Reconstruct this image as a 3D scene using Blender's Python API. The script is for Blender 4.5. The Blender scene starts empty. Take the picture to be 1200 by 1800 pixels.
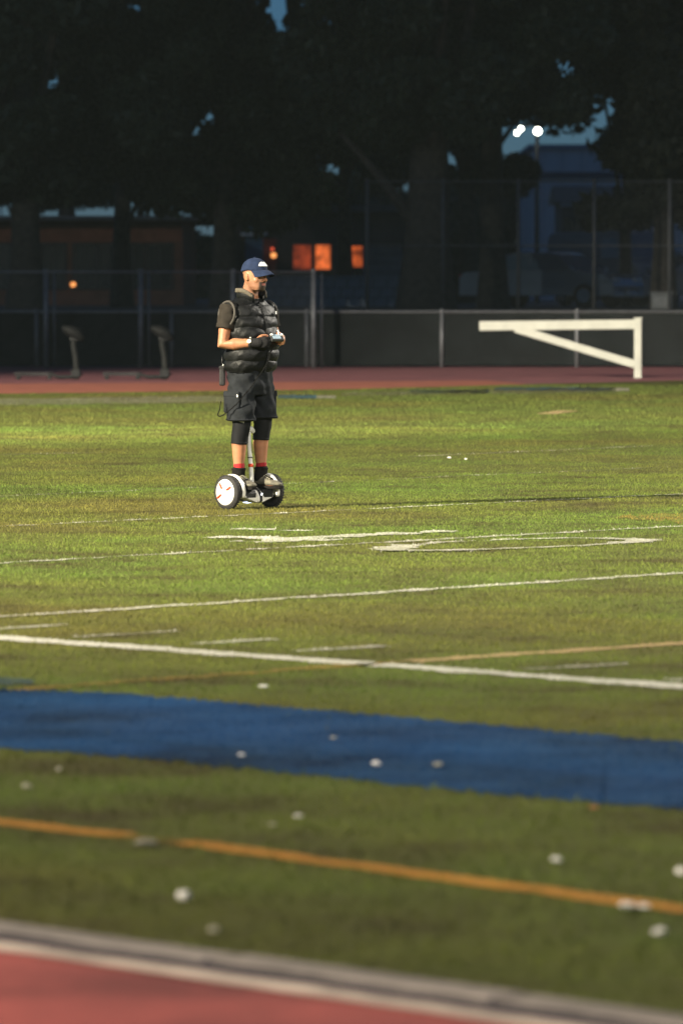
import bpy, bmesh, math, random
import numpy as np
from mathutils import Vector, Matrix, Quaternion

random.seed(7)
RNG = np.random.default_rng(11)
R = math.radians
scene = bpy.context.scene
col = scene.collection

# ------------------------------------------------------------------ camera
FPX, HCAM, HOR = 8700.0, 1.70, 512.0          # focal length in photo pixels, eye height, horizon row
PITCH = math.atan((900.0 - HOR) / FPX)
cam_d = bpy.data.cameras.new('camera')
cam = bpy.data.objects.new('camera', cam_d)
col.objects.link(cam)
cam.location = (0, 0, HCAM)
cam.rotation_euler = (math.pi / 2 - PITCH, 0, 0)
cam_d.sensor_fit = 'VERTICAL'
cam_d.sensor_height = 36.0
cam_d.lens = 36.0 * FPX / 1800.0
cam_d.clip_end = 3000
cam_d.dof.use_dof = True
cam_d.dof.focus_distance = 38.9
cam_d.dof.aperture_fstop = 3.3
cam_d.dof.aperture_blades = 9
scene.camera = cam

# ------------------------------------------------------------------ sky, sun, exposure
SUN_EL, SUN_AZ = R(15), R(190)
world = bpy.data.worlds.new('World')
scene.world = world
world.use_nodes = True
wn = world.node_tree
wn.nodes.clear()
sky = wn.nodes.new('ShaderNodeTexSky')
sky.sky_type = 'NISHITA'
sky.sun_disc = False
sky.sun_elevation = SUN_EL
sky.sun_rotation = SUN_AZ
sky.ozone_density = 10.0          # blue hour
sky.dust_density = 0.0
bg = wn.nodes.new('ShaderNodeBackground')
bg.inputs['Strength'].default_value = 0.028
wo = wn.nodes.new('ShaderNodeOutputWorld')
wn.links.new(sky.outputs[0], bg.inputs['Color'])
wn.links.new(bg.outputs[0], wo.inputs['Surface'])

sun_d = bpy.data.lights.new('afterglow_sun', 'SUN')
sun_d.energy = 0.02
sun_d.angle = R(12)
sun_d.color = (0.75, 0.82, 1.0)
sun = bpy.data.objects.new('afterglow_sun', sun_d)
col.objects.link(sun)
sun.location = (40, 120, 60)
sun.rotation_euler = (math.pi / 2 - SUN_EL, 0, math.pi - SUN_AZ + math.pi)

vs = scene.view_settings
vs.view_transform = 'Standard'
vs.look = 'None'
vs.exposure = 0.0
vs.gamma = 1.0
vs.use_curve_mapping = False
scene.cycles.use_denoising = True
scene.cycles.max_bounces = 6
scene.cycles.sample_clamp_indirect = 4.0

FLOOD = 1.0      # scales all stadium floodlights

# ------------------------------------------------------------------ projection helpers (photo pixels -> place)
_F = Vector((0, math.cos(PITCH), -math.sin(PITCH)))
_U = Vector((0, math.sin(PITCH), math.cos(PITCH)))
def ray(x, y):
    return _F + Vector(((x - 600) / FPX, 0, 0)) + _U * ((900 - y) / FPX)
def G(x, y, z=0.0):
    d = ray(x, y)
    return Vector((0, 0, HCAM)) + d * ((z - HCAM) / d.z)
def P(x, y, Y):
    d = ray(x, y)
    return Vector((0, 0, HCAM)) + d * (Y / d.y)

# ------------------------------------------------------------------ materials
MATS = {}
def mat(name, color, rough=0.7, var=0.15, scale=6.0, color2=None, bump=0.0, bscale=40.0,
        metal=0.0, emit=None, estr=0.0, spec=0.5, sheen=0.0, trans=0.0, coat=0.0):
    if name in MATS: return MATS[name]
    m = bpy.data.materials.new(name)
    m.use_nodes = True
    nt = m.node_tree
    b = nt.nodes['Principled BSDF']
    b.inputs['Roughness'].default_value = rough
    b.inputs['Metallic'].default_value = metal
    b.inputs['Specular IOR Level'].default_value = spec
    if sheen: b.inputs['Sheen Weight'].default_value = sheen
    if coat: b.inputs['Coat Weight'].default_value = coat
    if trans: b.inputs['Transmission Weight'].default_value = trans
    tc = nt.nodes.new('ShaderNodeTexCoord')
    nz = nt.nodes.new('ShaderNodeTexNoise')
    nz.inputs['Scale'].default_value = scale
    nz.inputs['Detail'].default_value = 6
    nz.inputs['Roughness'].default_value = 0.65
    nt.links.new(tc.outputs['Object'], nz.inputs['Vector'])
    ramp = nt.nodes.new('ShaderNodeValToRGB')
    c1 = [max(0, c * (1 - var)) for c in color]
    c2 = list(color2) if color2 else [min(1, c * (1 + var)) for c in color]
    ramp.color_ramp.elements[0].position = 0.35
    ramp.color_ramp.elements[1].position = 0.65
    ramp.color_ramp.elements[0].color = (*c1, 1)
    ramp.color_ramp.elements[1].color = (*c2, 1)
    nt.links.new(nz.outputs['Fac'], ramp.inputs['Fac'])
    nt.links.new(ramp.outputs['Color'], b.inputs['Base Color'])
    if bump:
        n2 = nt.nodes.new('ShaderNodeTexNoise')
        n2.inputs['Scale'].default_value = bscale
        n2.inputs['Detail'].default_value = 5
        nt.links.new(tc.outputs['Object'], n2.inputs['Vector'])
        bp = nt.nodes.new('ShaderNodeBump')
        bp.inputs['Strength'].default_value = bump
        bp.inputs['Distance'].default_value = 0.01
        nt.links.new(n2.outputs['Fac'], bp.inputs['Height'])
        nt.links.new(bp.outputs['Normal'], b.inputs['Normal'])
    if emit:
        b.inputs['Emission Color'].default_value = (*emit, 1)
        b.inputs['Emission Strength'].default_value = estr
    MATS[name] = m
    return m

def grass_mat(name, blades, paint=None, wear=0.0):
    """worn sports turf; paint = colour of a painted marking, wear = how much grass shows through it"""
    if name in MATS: return MATS[name]
    m = bpy.data.materials.new(name)
    m.use_nodes = True
    nt = m.node_tree
    L = nt.links.new
    b = nt.nodes['Principled BSDF']
    b.inputs['Roughness'].default_value = 0.75
    b.inputs['Specular IOR Level'].default_value = 0.08
    geo = nt.nodes.new('ShaderNodeNewGeometry')
    def noise(scale, detail=4, rough=0.6, stretch=None):
        n = nt.nodes.new('ShaderNodeTexNoise')
        n.inputs['Scale'].default_value = scale
        n.inputs['Detail'].default_value = detail
        n.inputs['Roughness'].default_value = rough
        src = geo.outputs['Position']
        if stretch:
            mp = nt.nodes.new('ShaderNodeMapping')
            mp.inputs['Scale'].default_value = stretch
            L(src, mp.inputs['Vector']); src = mp.outputs['Vector']
        L(src, n.inputs['Vector'])
        return n.outputs['Fac']
    def ramp(f, stops):
        r = nt.nodes.new('ShaderNodeValToRGB')
        e = r.color_ramp.elements
        while len(e) < len(stops): e.new(0.5)
        for i, (p, c) in enumerate(stops):
            e[i].position = p; e[i].color = (*c, 1)
        L(f, r.inputs['Fac'])
        return r.outputs['Color']
    def mix(f, a, c, mode='MIX'):
        x = nt.nodes.new('ShaderNodeMix')
        x.data_type = 'RGBA'; x.blend_type = mode
        if isinstance(f, float): x.inputs[0].default_value = f
        else: L(f, x.inputs[0])
        for s, v in ((x.inputs[6], a), (x.inputs[7], c)):
            if isinstance(v, tuple): s.default_value = (*v, 1)
            else: L(v, s)
        return x.outputs[2]
    big = noise(0.22, 5, 0.6)
    base = ramp(big, [(0.34, (0.156, 0.148, 0.036)), (0.47, (0.140, 0.174, 0.034)), (0.62, (0.118, 0.186, 0.034))])
    mid = noise(1.1, 8, 0.75, (.75, 1.0, 1.0))
    worn = ramp(mid, [(0.36, (1, 1, 1)), (0.46, (0.40, 0.40, 0.40)), (0.57, (0, 0, 0))])
    base = mix(worn, base, (0.062, 0.056, 0.024))
    fine = noise(30, 3, 0.7)
    base = mix(0.5, base, ramp(fine, [(0.3, (0.45, 0.45, 0.45)), (0.5, (0.95, 0.95, 0.95)), (0.7, (1.35, 1.3, 1.2))]), 'MULTIPLY')
    if blades:
        at = nt.nodes.new('ShaderNodeAttribute'); at.attribute_name = 'tint'
        t = ramp(at.outputs['Fac'], [(0.0, (0.68, 0.68, 0.64)), (0.5, (1.0, 1.0, 1.0)), (0.93, (1.18, 1.17, 1.15)), (1.0, (1.45, 1.35, 1.35))])
        base = mix(1.0, base, t, 'MULTIPLY')
    else:
        base = mix(0.5, base, (0.075, 0.068, 0.022))
    if paint:
        w = noise(2.2, 8, 0.75)
        wm = ramp(w, [(max(0.0, 0.5 - wear * 0.5), (0.9, 0.9, 0.9)), (min(1.0, 0.62 - wear * 0.1), (1 - wear, 1 - wear, 1 - wear))])
        wf = noise(45, 3, 0.7)
        pc = mix(0.6, paint, ramp(wf, [(0.3, (0.55, 0.55, 0.55)), (0.65, (1.15, 1.15, 1.15))]), 'MULTIPLY')
        pb = noise(1.1, 6, 0.7)
        pc = mix(0.85 if paint[2] > paint[0] * 4 else 0.4, pc, ramp(pb, [(0.36, (0.30, 0.26, 0.24)), (0.48, (0.70, 0.68, 0.68)), (0.64, (1.2, 1.2, 1.2))]), 'MULTIPLY')
        base = mix(wm, base, pc)
    L(base, b.inputs['Base Color'])
    if not blades:
        n2 = noise(60, 4, 0.7)
        bp = nt.nodes.new('ShaderNodeBump')
        bp.inputs['Strength'].default_value = 0.8
        bp.inputs['Distance'].default_value = 0.015
        L(n2, bp.inputs['Height']); L(bp.outputs['Normal'], b.inputs['Normal'])
    MATS[name] = m
    return m

# ------------------------------------------------------------------ mesh helpers
class MB:
    def __init__(s): s.v, s.f = [], []
    def add(s, vs, fs):
        o = len(s.v); s.v += [tuple(p) for p in vs]; s.f += [tuple(i + o for i in f) for f in fs]; return s
    def box(s, c, d, M=None):
        c = Vector(c); vs = []
        for sx, sy, sz in ((-1,-1,-1),(1,-1,-1),(1,1,-1),(-1,1,-1),(-1,-1,1),(1,-1,1),(1,1,1),(-1,1,1)):
            p = Vector((sx * d[0] / 2, sy * d[1] / 2, sz * d[2] / 2))
            if M is not None: p = M @ p
            vs.append(p + c)
        return s.add(vs, [(3,2,1,0),(4,5,6,7),(0,1,5,4),(1,2,6,5),(2,3,7,6),(3,0,4,7)])
    def tube(s, pts, rad, n=10, cap=True, flat=1.0, up=Vector((0, 0, 1))):
        """rounded chain through pts; flat squashes along the frame's second axis"""
        pts = [Vector(p) for p in pts]
        if not hasattr(rad, '__len__'): rad = [rad] * len(pts)
        rings = []
        ref = None
        for i, p in enumerate(pts):
            t = (pts[min(i + 1, len(pts) - 1)] - pts[max(i - 1, 0)]).normalized()
            if ref is None:
                ref = up if abs(t.dot(up)) < 0.9 else Vector((0, 1, 0))
            a = t.cross(ref).normalized(); b = a.cross(t).normalized(); ref = b
            rings.append([p + a * rad[i] * math.cos(2*math.pi*k/n) + b * rad[i] * flat * math.sin(2*math.pi*k/n) for k in range(n)])
        if cap:
            t0 = (pts[1] - pts[0]).normalized(); t1 = (pts[-1] - pts[-2]).normalized()
            def shrink(ring, c, t, r, k, h): return [c + (q - c) * k + t * r * h for q in ring]
            rings = [shrink(rings[0], pts[0], -t0, rad[0], .4, .85), shrink(rings[0], pts[0], -t0, rad[0], .8, .5)] + rings + \
                    [shrink(rings[-1], pts[-1], t1, rad[-1], .8, .5), shrink(rings[-1], pts[-1], t1, rad[-1], .4, .85)]
        return s.loft(rings, cap)
    def loft(s, rings, cap=True):
        n = len(rings[0]); vs = [q for r in rings for q in r]; fs = []
        for i in range(len(rings) - 1):
            for k in range(n):
                fs.append((i*n + k, i*n + (k+1) % n, (i+1)*n + (k+1) % n, (i+1)*n + k))
        if cap:
            fs.append(tuple(range(n))[::-1]); fs.append(tuple((len(rings)-1)*n + k for k in range(n)))
        return s.add(vs, fs)
    def cyl(s, a, b, r0, r1=None, n=12):
        a, b = Vector(a), Vector(b); r1 = r0 if r1 is None else r1
        t = (b - a).normalized(); u = t.orthogonal().normalized(); w = t.cross(u)
        rr = [[p + u * r * math.cos(2*math.pi*k/n) + w * r * math.sin(2*math.pi*k/n) for k in range(n)] for p, r in ((a, r0), (b, r1))]
        return s.loft(rr)
    def ellipsoid(s, c, r, n=16, m=10, M=None):
        c = Vector(c); rings = []
        for j in range(1, m):
            ph = math.pi * j / m
            ring = []
            for k in range(n):
                th = 2*math.pi*k/n
                p = Vector((r[0]*math.sin(ph)*math.cos(th), r[1]*math.sin(ph)*math.sin(th), -r[2]*math.cos(ph)))
                if M is not None: p = M @ p
                ring.append(c + p)
            rings.append(ring)
        return s.loft(rings)
    def prism(s, poly, axis, d0, d1):
        """poly: 2-D outline; axis 0/1/2 is the extrusion direction"""
        def q(p, d):
            return {0: (d, p[0], p[1]), 1: (p[0], d, p[1]), 2: (p[0], p[1], d)}[axis]
        n = len(poly)
        vs = [q(p, d0) for p in poly] + [q(p, d1) for p in poly]
        fs = [tuple(range(n))[::-1], tuple(range(n, 2*n))] + [(i, (i+1) % n, n + (i+1) % n, n + i) for i in range(n)]
        return s.add(vs, fs)
    def mesh(s, name):
        me = bpy.data.meshes.new(name)
        me.from_pydata(s.v, [], s.f); me.update()
        bm = bmesh.new(); bm.from_mesh(me); bmesh.ops.recalc_face_normals(bm, faces=bm.faces); bm.to_mesh(me); bm.free()
        return me
    def build(s, name, m, parent=None, smooth=False, bevel=0.0, sub=0):
        return link(name, s.mesh(name), m, parent, smooth, bevel, sub)

def link(name, me, m, parent=None, smooth=False, bevel=0.0, sub=0):
    o = bpy.data.objects.new(name, me)
    col.objects.link(o)
    if m is not None and not me.materials: me.materials.append(m)
    if smooth:
        me.polygons.foreach_set('use_smooth', [True] * len(me.polygons))
    if bevel:
        md = o.modifiers.new('bevel', 'BEVEL'); md.width = bevel; md.segments = 2; md.limit_method = 'ANGLE'
    if sub:
        md = o.modifiers.new('sub', 'SUBSURF'); md.levels = sub; md.render_levels = sub
    if parent: o.parent = parent
    return o

def remesh(mb, name, voxel, smooth_it=6, post=None):
    """fuse overlapping volumes into one continuous surface"""
    me = mb.mesh(name)
    o = bpy.data.objects.new(name + '_tmp', me); col.objects.link(o)
    r = o.modifiers.new('r', 'REMESH'); r.mode = 'VOXEL'; r.voxel_size = voxel; r.use_smooth_shade = True
    sm = o.modifiers.new('s', 'SMOOTH'); sm.factor = 0.5; sm.iterations = smooth_it
    dg = bpy.context.evaluated_depsgraph_get()
    out = bpy.data.meshes.new_from_object(o.evaluated_get(dg))
    bpy.data.objects.remove(o); bpy.data.meshes.remove(me)
    out.name = name
    out.polygons.foreach_set('use_smooth', [True] * len(out.polygons))
    if post:
        n = len(out.vertices); a = np.empty(n * 3, np.float32); out.vertices.foreach_get('co', a)
        a = post(a.reshape(-1, 3)); out.vertices.foreach_set('co', a.astype(np.float32).ravel()); out.update()
    return out

def tag(o, label=None, cat=None, group=None, kind=None):
    if label: o['label'] = label
    if cat: o['category'] = cat
    if group: o['group'] = group
    if kind: o['kind'] = kind
    return o
def thing(name, label, cat, loc=(0, 0, 0), rz=0.0, group=None):
    o = bpy.data.objects.new(name, None); col.objects.link(o)
    o.location = loc; o.rotation_euler = (0, 0, rz); o.empty_display_size = 0.2
    return tag(o, label, cat, group)
def structure(o): o['kind'] = 'structure'; return o

def vnoise(x, y, s, seed=0):
    r = np.random.default_rng(seed); out = np.zeros_like(x)
    for k in range(7):
        a = r.uniform(0, 2*np.pi); f = s * r.uniform(.6, 1.9); ph = r.uniform(0, 6.28)
        out += np.sin((x*np.cos(a) + y*np.sin(a)) * f * 6.28 + ph + 1.7*np.sin((y*np.cos(a) - x*np.sin(a)) * f * 3.1 + ph))
    return out / 7 ** .5 * .7

# ================================================================== THE SETTING
# big ground sheet reaching the horizon
structure(MB().add([(-900, -200, -.06), (900, -200, -.06), (900, 1500, -.06), (-900, 1500, -.06)], [(0, 1, 2, 3)])
          .build('ground', mat('dirt', (0.06, 0.055, 0.045), 0.95, .3, .3)))

# ---- playing field (grass sheet between the near and the far track)
def ground_poly(name, pts, z, m):
    return structure(MB().add([(p[0], p[1], z) for p in pts], [tuple(range(len(pts)))]).build(name, m))
def ext(a, b, k0, k1):
    a, b = Vector(a[:2]), Vector(b[:2]); d = (b - a)
    return a + d * k0, a + d * k1
k0, k1 = ext(G(0, 1620), G(1200, 1785), -6, 8)                # near edge of the grass
f0, f1, f2 = G(-600, 699), G(0, 692.5), G(600, 684.5)
f3, f4 = G(1200, 668.5), G(1800, 655)
turf = grass_mat('worn_turf', False)
far_edge = [f0, f1, f2, f3, f4]
field = ground_poly('grass_field', [k0, k1, Vector((60, 60)), f4, f3, f2, f1, f0, Vector((-60, 60))], 0.0, turf)

# ---- near running track
red = mat('red_track', (0.33, 0.072, 0.058), 0.9, .38, 1.6, bump=.8, bscale=110)
nA = (k1 - k0).normalized(); nN = Vector((nA.y, -nA.x))        # along the kerb / towards the camera
if nN.y > 0: nN = -nN
kA = Vector(G(0, 1617)[:2]); kB = Vector(G(1200, 1783)[:2]); kd = (kB - kA).normalized(); kn = Vector((kd.y, -kd.x))
if kn.y > 0: kn = -kn
def along(off, s0=-40, s1=60, base=kA):
    return base + kn * off + kd * s0, base + kn * off + kd * s1
def strip(name, o0, o1, z, m, jit=0.0, s0=-12, s1=14, n=260):
    mb = MB(); vs = []; fs = []
    for i in range(n + 1):
        s = s0 + (s1 - s0) * i / n
        for o in (o0, o1):
            p = kA + kn * (o + random.gauss(0, jit)) + kd * s
            vs.append((p.x, p.y, z))
    for i in range(n): fs.append((2*i, 2*i+1, 2*i+3, 2*i+2))
    return structure(mb.add(vs, fs).build(name, m))
a0, a1 = along(0.20); b0, b1 = along(14.0)
ground_poly('running_track', [a0, a1, b1, b0], -0.004, red)
# concrete edging between grass and track, a real low step with crumbling edges
conc = mat('pale_concrete', (0.25, 0.22, 0.19), 0.9, .4, 3, bump=.4, bscale=60)
def edging():
    mb = MB(); n = 26; L = 1.0
    for i in range(n):
        s = -12 + i * L
        m0 = kA + kd * (s + L/2) + kn * (0.105 + random.gauss(0, .004))
        ang = math.atan2(kd.y, kd.x)
        MBk = MB().box((0, 0, 0), (L - .014, .140, .06))
        o = MBk.build('edging_slab', conc, None, bevel=.012)
        o.location = (m0.x, m0.y, -.024 + random.gauss(0, .002)); o.rotation_euler = (0, 0, ang)
        yield o
root = structure(MB().add([(*(kA + kn*.02 + kd*-12), -.03), (*(kA + kn*.02 + kd*14), -.03), (*(kA + kn*.21 + kd*14), -.03), (*(kA + kn*.21 + kd*-12), -.03)], [(0,1,2,3)])
                 .build('concrete_edging', mat('edging_bed', (0.05, .045, .04), .95)))
for o in edging(): o.parent = root
strip('dark_edge_strip', 0.172, 0.300, 0.0005, mat('dark_purple_strip', (0.022, 0.014, 0.022), .8, .3, 8), .004)  # dark purplish strip between the edging and the cream line
strip('track_line', 0.292, 0.400, 0.0008, mat('cream_track_paint', (0.60, 0.49, 0.39), .8, .3, 4, bump=.2, bscale=120), .003)

# ---- far track: maroon apron, its floodlit part painted as a brighter inner lane
maroon = mat('maroon_track', (0.22, 0.062, 0.07), .9, .25, 1.2)
lit_strip = mat('floodlit_track_red', (0.36, 0.10, 0.055), .9, .2, 1.5)  # lighter red stands in for floodlight falling on the track
far_top = 117.0
ground_poly('far_track', [f0, f1, f2, f3, f4, Vector((22, far_top)), Vector((-26, far_top))], -0.004, maroon)
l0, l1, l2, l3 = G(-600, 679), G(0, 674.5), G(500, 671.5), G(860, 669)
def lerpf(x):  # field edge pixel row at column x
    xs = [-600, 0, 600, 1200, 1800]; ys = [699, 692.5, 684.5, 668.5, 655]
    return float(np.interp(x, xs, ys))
ground_poly('far_track_lit_strip', [G(-600, lerpf(-600)), G(0, lerpf(0)), G(600, lerpf(600)), G(930, lerpf(930)), l3, l2, l1, l0], 0.002, lit_strip)

# ---- raised ground behind the fence
TZ = 1.25
structure(MB().add([(-60, 113.2, -.05), (60, 113.2, -.05), (60, 118.5, TZ), (-60, 118.5, TZ)], [(0,1,2,3)])
          .build('grass_bank', mat('bank_grass', (0.045, 0.055, 0.025), .95, .4, 1.5, bump=.8, bscale=20)))
structure(MB().add([(-260, 118.5, TZ), (260, 118.5, TZ), (260, 900, TZ), (-260, 900, TZ)], [(0,1,2,3)])
          .build('parking_ground', mat('asphalt', (0.05, 0.05, 0.052), .9, .25, .8)))

# ================================================================== FIELD MARKINGS + TURF BLADES
WHITE = (0.82, 0.81, 0.74); TAN = (0.55, 0.40, 0.22); ORANGE = (0.62, 0.30, 0.06); BLUE = (0.0005, 0.056, 0.190)
markings = []          # (object name, polygon as Nx2 array, paint, wear, label or None)
def seg(name, pa, pb, width, paint, wear, steps=None, jit=.010):
    a, b = Vector(G(*pa)[:2]), Vector(G(*pb)[:2])
    d = (b - a); L = d.length; d.normalize(); n = Vector((-d.y, d.x))
    steps = steps or max(4, int(L / .12))
    up, dn = [], []
    for i in range(steps + 1):
        p = a + d * (L * i / steps)
        up.append(p + n * (width/2 + random.gauss(0, jit)))
        dn.append(p - n * (width/2 + random.gauss(0, jit)))
    markings.append((name, [up, dn], paint, wear))
seg('sideline', (-220, 1106.2), (1420, 1223.8), .19, WHITE, .30, jit=.018)
seg('yard_line', (-150, 1094.6), (1350, 998.4), .085, WHITE, .40, jit=.02)
seg('yard_line', (-150, 998.5), (1350, 917), .075, WHITE, .56, jit=.028)
seg('yard_line', (-150, 933), (1350, 861.5), .075, WHITE, .60, jit=.028)
seg('yard_line', (-120, 878), (1250, 818), .07, WHITE, .84, jit=.025)
seg('yard_line', (-60, 801), (190, 795.5), .09, WHITE, .7)
seg('yard_line', (720, 803), (1150, 784), .09, WHITE, .72)
seg('tan_line', (716, 1163.5), (1320, 1124), .12, TAN, .3, jit=.018)
seg('tan_line', (-140, 1225), (700, 1165), .11, (0.50, 0.30, 0.08), .62, jit=.02)
for pa, pb in (((-30, 1108), (124, 1099)), ((132, 1120.5), (312, 1110)), ((345, 1132.5), (482, 1124)), ((516, 1145.5), (676, 1136)), ((928, 1177.5), (1102, 1167)), ((1165, 1197), (1290, 1189))):
    seg('hash_mark', pa, pb, .075, WHITE, .55, jit=.02)
seg('orange_line', (-150, 1430), (215, 1470), .11, ORANGE, .18)
seg('orange_line', (215, 1470), (318, 1482), .08, ORANGE, .75, jit=.02)
seg('orange_line', (318, 1482), (1400, 1627), .12, ORANGE, .1)
# worn yard number: two painted digits straddling the yard line
for pa, pb, w in (((412, 930), (545, 933.5), .20), ((383, 943.5), (592, 950), .30), ((470, 953), (700, 936.5), .24), ((600, 944), (790, 934), .22), ((412, 952), (480, 954.5), .14)):
    seg('yard_number', pa, pb, w, WHITE, .46, jit=.05)
zero = [(682, 966), (720, 958), (800, 952.5), (900, 948.5), (1000, 946.5), (1090, 948), (1140, 951), (1100, 956), (1010, 961), (900, 966), (790, 969.5), (715, 970)]
for i in range(len(zero)):
    a, b = zero[i], zero[(i+1) % len(zero)]
    w = .22 if i in (0, 11, 5, 6) else .10
    seg('yard_number', a, b, w, WHITE, .50, jit=.035)
# broad blue sideline band
def band(name, top, bot, paint, wear, n=90, jit=.02):
    xs = np.linspace(top[0][0], top[-1][0], n)
    ty = np.interp(xs, [p[0] for p in top], [p[1] for p in top]); by = np.interp(xs, [p[0] for p in bot], [p[1] for p in bot])
    up = [Vector(G(x, y)[:2]) + Vector((0, random.gauss(0, jit))) for x, y in zip(xs, ty)]
    dn = [Vector(G(x, y)[:2]) + Vector((0, random.gauss(0, jit))) for x, y in zip(xs, by)]
    markings.append((name, [up, dn], paint, wear))
band('blue_band', [(-300, 1186), (0, 1213), (200, 1220), (400, 1236), (600, 1253), (900, 1280), (1200, 1306), (1500, 1330)],
     [(-300, 1288), (0, 1314), (300, 1339), (600, 1370), (900, 1399), (1200, 1424), (1500, 1452)], BLUE, .13, 420, .05)
band('blue_band', [(-200, 1186), (0, 1191), (60, 1196)], [(-200, 1198), (0, 1206), (60, 1204)], BLUE, .5, 12)
FARB = (0.03, 0.12, 0.24); FARW = (0.36, 0.34, 0.28)
band('end_zone_lettering', [(868, 683), (980, 681.5), (1078, 682)], [(868, 686.5), (980, 687), (1078, 688)], FARB, .2, 14, .05)
band('end_zone_lettering', [(720, 686), (860, 685)], [(720, 691), (860, 692)], FARB, .6, 14, .05)
band('end_zone_lettering', [(488, 695), (556, 695)], [(488, 700), (556, 701)], FARB, .3, 10, .05)
band('end_zone_lettering', [(1080, 682.5), (1105, 682.5)], [(1080, 687.5), (1105, 687.5)], FARW, .2, 6, .03)
band('end_zone_lettering', [(556, 695.5), (590, 696)], [(556, 700.5), (590, 700.5)], FARW, .3, 6, .03)
band('end_zone_lettering', [(-100, 703), (400, 696)], [(-100, 714), (400, 707)], (.30, .29, .22), .55, 40, .2)
band('end_zone_lettering', [(600, 690), (1080, 681)], [(600, 696), (1080, 690)], (.30, .29, .22), .7, 40, .2)
band('yellow_patch', [(1085, 908), (1180, 902), (1320, 895)], [(1085, 915), (1180, 918), (1320, 914)], (.50, .33, .07), .72, 24, .25)
seg('far_tan_mark', (960, 728), (998, 722), .3, TAN, .3)

def inside(poly_up, poly_dn, x, y):
    px = np.array([p.x for p in poly_up] + [p.x for p in poly_dn[::-1]]); py = np.array([p.y for p in poly_up] + [p.y for p in poly_dn[::-1]])
    res = np.zeros(len(x), bool)
    box = (x >= px.min()) & (x <= px.max()) & (y >= py.min()) & (y <= py.max())
    idx = np.nonzero(box)[0]
    if not len(idx): return res
    xx, yy = x[idx], y[idx]; r = np.zeros(len(idx), bool); j = len(px) - 1
    for i in range(len(px)):
        c = ((py[i] > yy) != (py[j] > yy)) & (xx < (px[j]-px[i]) * (yy-py[i]) / (py[j]-py[i] + 1e-12) + px[i])
        r ^= c; j = i
    res[idx] = r
    return res

# scatter blade roots over the part of the field the photo looks at, with a margin to each side
def scatter(y0, y1, dens, margin):
    w1 = y1 * 600 / FPX + margin
    n = int(2 * w1 * (y1 - y0) * dens)
    y = RNG.uniform(y0, y1, n); x = RNG.uniform(-w1, w1, n)
    keep = np.abs(x) < y * 600 / FPX + margin
    return x[keep], y[keep]
bx, by = [], []
for y0, y1, dens, mg in ((9.5, 16, 1600, .7), (16, 24, 1700, .8), (24, 34, 1650, .9), (34, 46, 1600, 1.0), (46, 62, 700, 1.0), (62, 90, 260, 1.0)):
    a, b = scatter(y0, y1, dens, mg); bx.append(a); by.append(b)
bx = np.concatenate(bx); by = np.concatenate(by)
# only on the grass: beyond the concrete edging and short of the far track
rel = (bx - kA.x) * kn.x + (by - kA.y) * kn.y
ok = rel < 0.06 * (RNG.random(len(bx)) - .4)
fe = np.array([[p.x, p.y] for p in far_edge]); ok &= by < np.interp(bx, fe[:, 0], fe[:, 1]) - .05
dn_ = vnoise(bx, by, .5, 3) * .5 + vnoise(bx, by, 2.1, 4) * .4
ok &= RNG.random(len(bx)) < np.clip(.86 + .35 * dn_, .25, 1)
bx, by = bx[ok], by[ok]
owner = np.full(len(bx), -1)
wearn = vnoise(bx, by, 1.1, 8) * .55 + vnoise(bx, by, 5.0, 9) * .5
for k, (nm, (up, dn), paint, wear) in enumerate(markings):
    ins = inside(up, dn, bx, by)
    th = RNG.random(len(bx)) * .35 + .52 + .55 * wearn
    owner[ins & (th > wear)] = k

def blades_mesh(name, x, y, hscale=1.0):
    n = len(x)
    h = RNG.gamma(7, .0014, n).clip(.004, .018) * hscale
    w = RNG.uniform(.0035, .0075, n) * (1 + np.maximum(0, y - 30) / 60)
    a = RNG.uniform(0, 2*np.pi, n); lean = RNG.uniform(.1, .9, n) * h; la = RNG.uniform(0, 2*np.pi, n)
    cx, sx = np.cos(a) * w / 2, np.sin(a) * w / 2
    v = np.zeros((n, 4, 3), np.float32)
    v[:, 0] = np.stack([x - cx, y - sx, np.full(n, -.002)], 1)
    v[:, 1] = np.stack([x + cx, y + sx, np.full(n, -.002)], 1)
    tx, ty = x + np.cos(la) * lean, y + np.sin(la) * lean
    v[:, 2] = np.stack([tx + cx * .35, ty + sx * .35, h], 1)
    v[:, 3] = np.stack([tx - cx * .35, ty - sx * .35, h], 1)
    me = bpy.data.meshes.new(name)
    me.vertices.add(n * 4); me.vertices.foreach_set('co', v.ravel())
    me.loops.add(n * 4); me.loops.foreach_set('vertex_index', np.arange(n * 4, dtype=np.int32))
    me.polygons.add(n); me.polygons.foreach_set('loop_start', np.arange(0, n * 4, 4, dtype=np.int32))
    me.polygons.foreach_set('loop_total', np.full(n, 4, np.int32))
    me.update(calc_edges=True)
    at = me.attributes.new('tint', 'FLOAT', 'POINT')
    at.data.foreach_set('value', np.repeat(RNG.random(n), 4).astype(np.float32))
    return me
free = owner < 0
g = link('turf_grass', blades_mesh('turf_grass', bx[free], by[free]), grass_mat('turf_blades', True))
tag(g, 'short worn sports grass covering the whole field', 'grass', kind='stuff')

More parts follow.
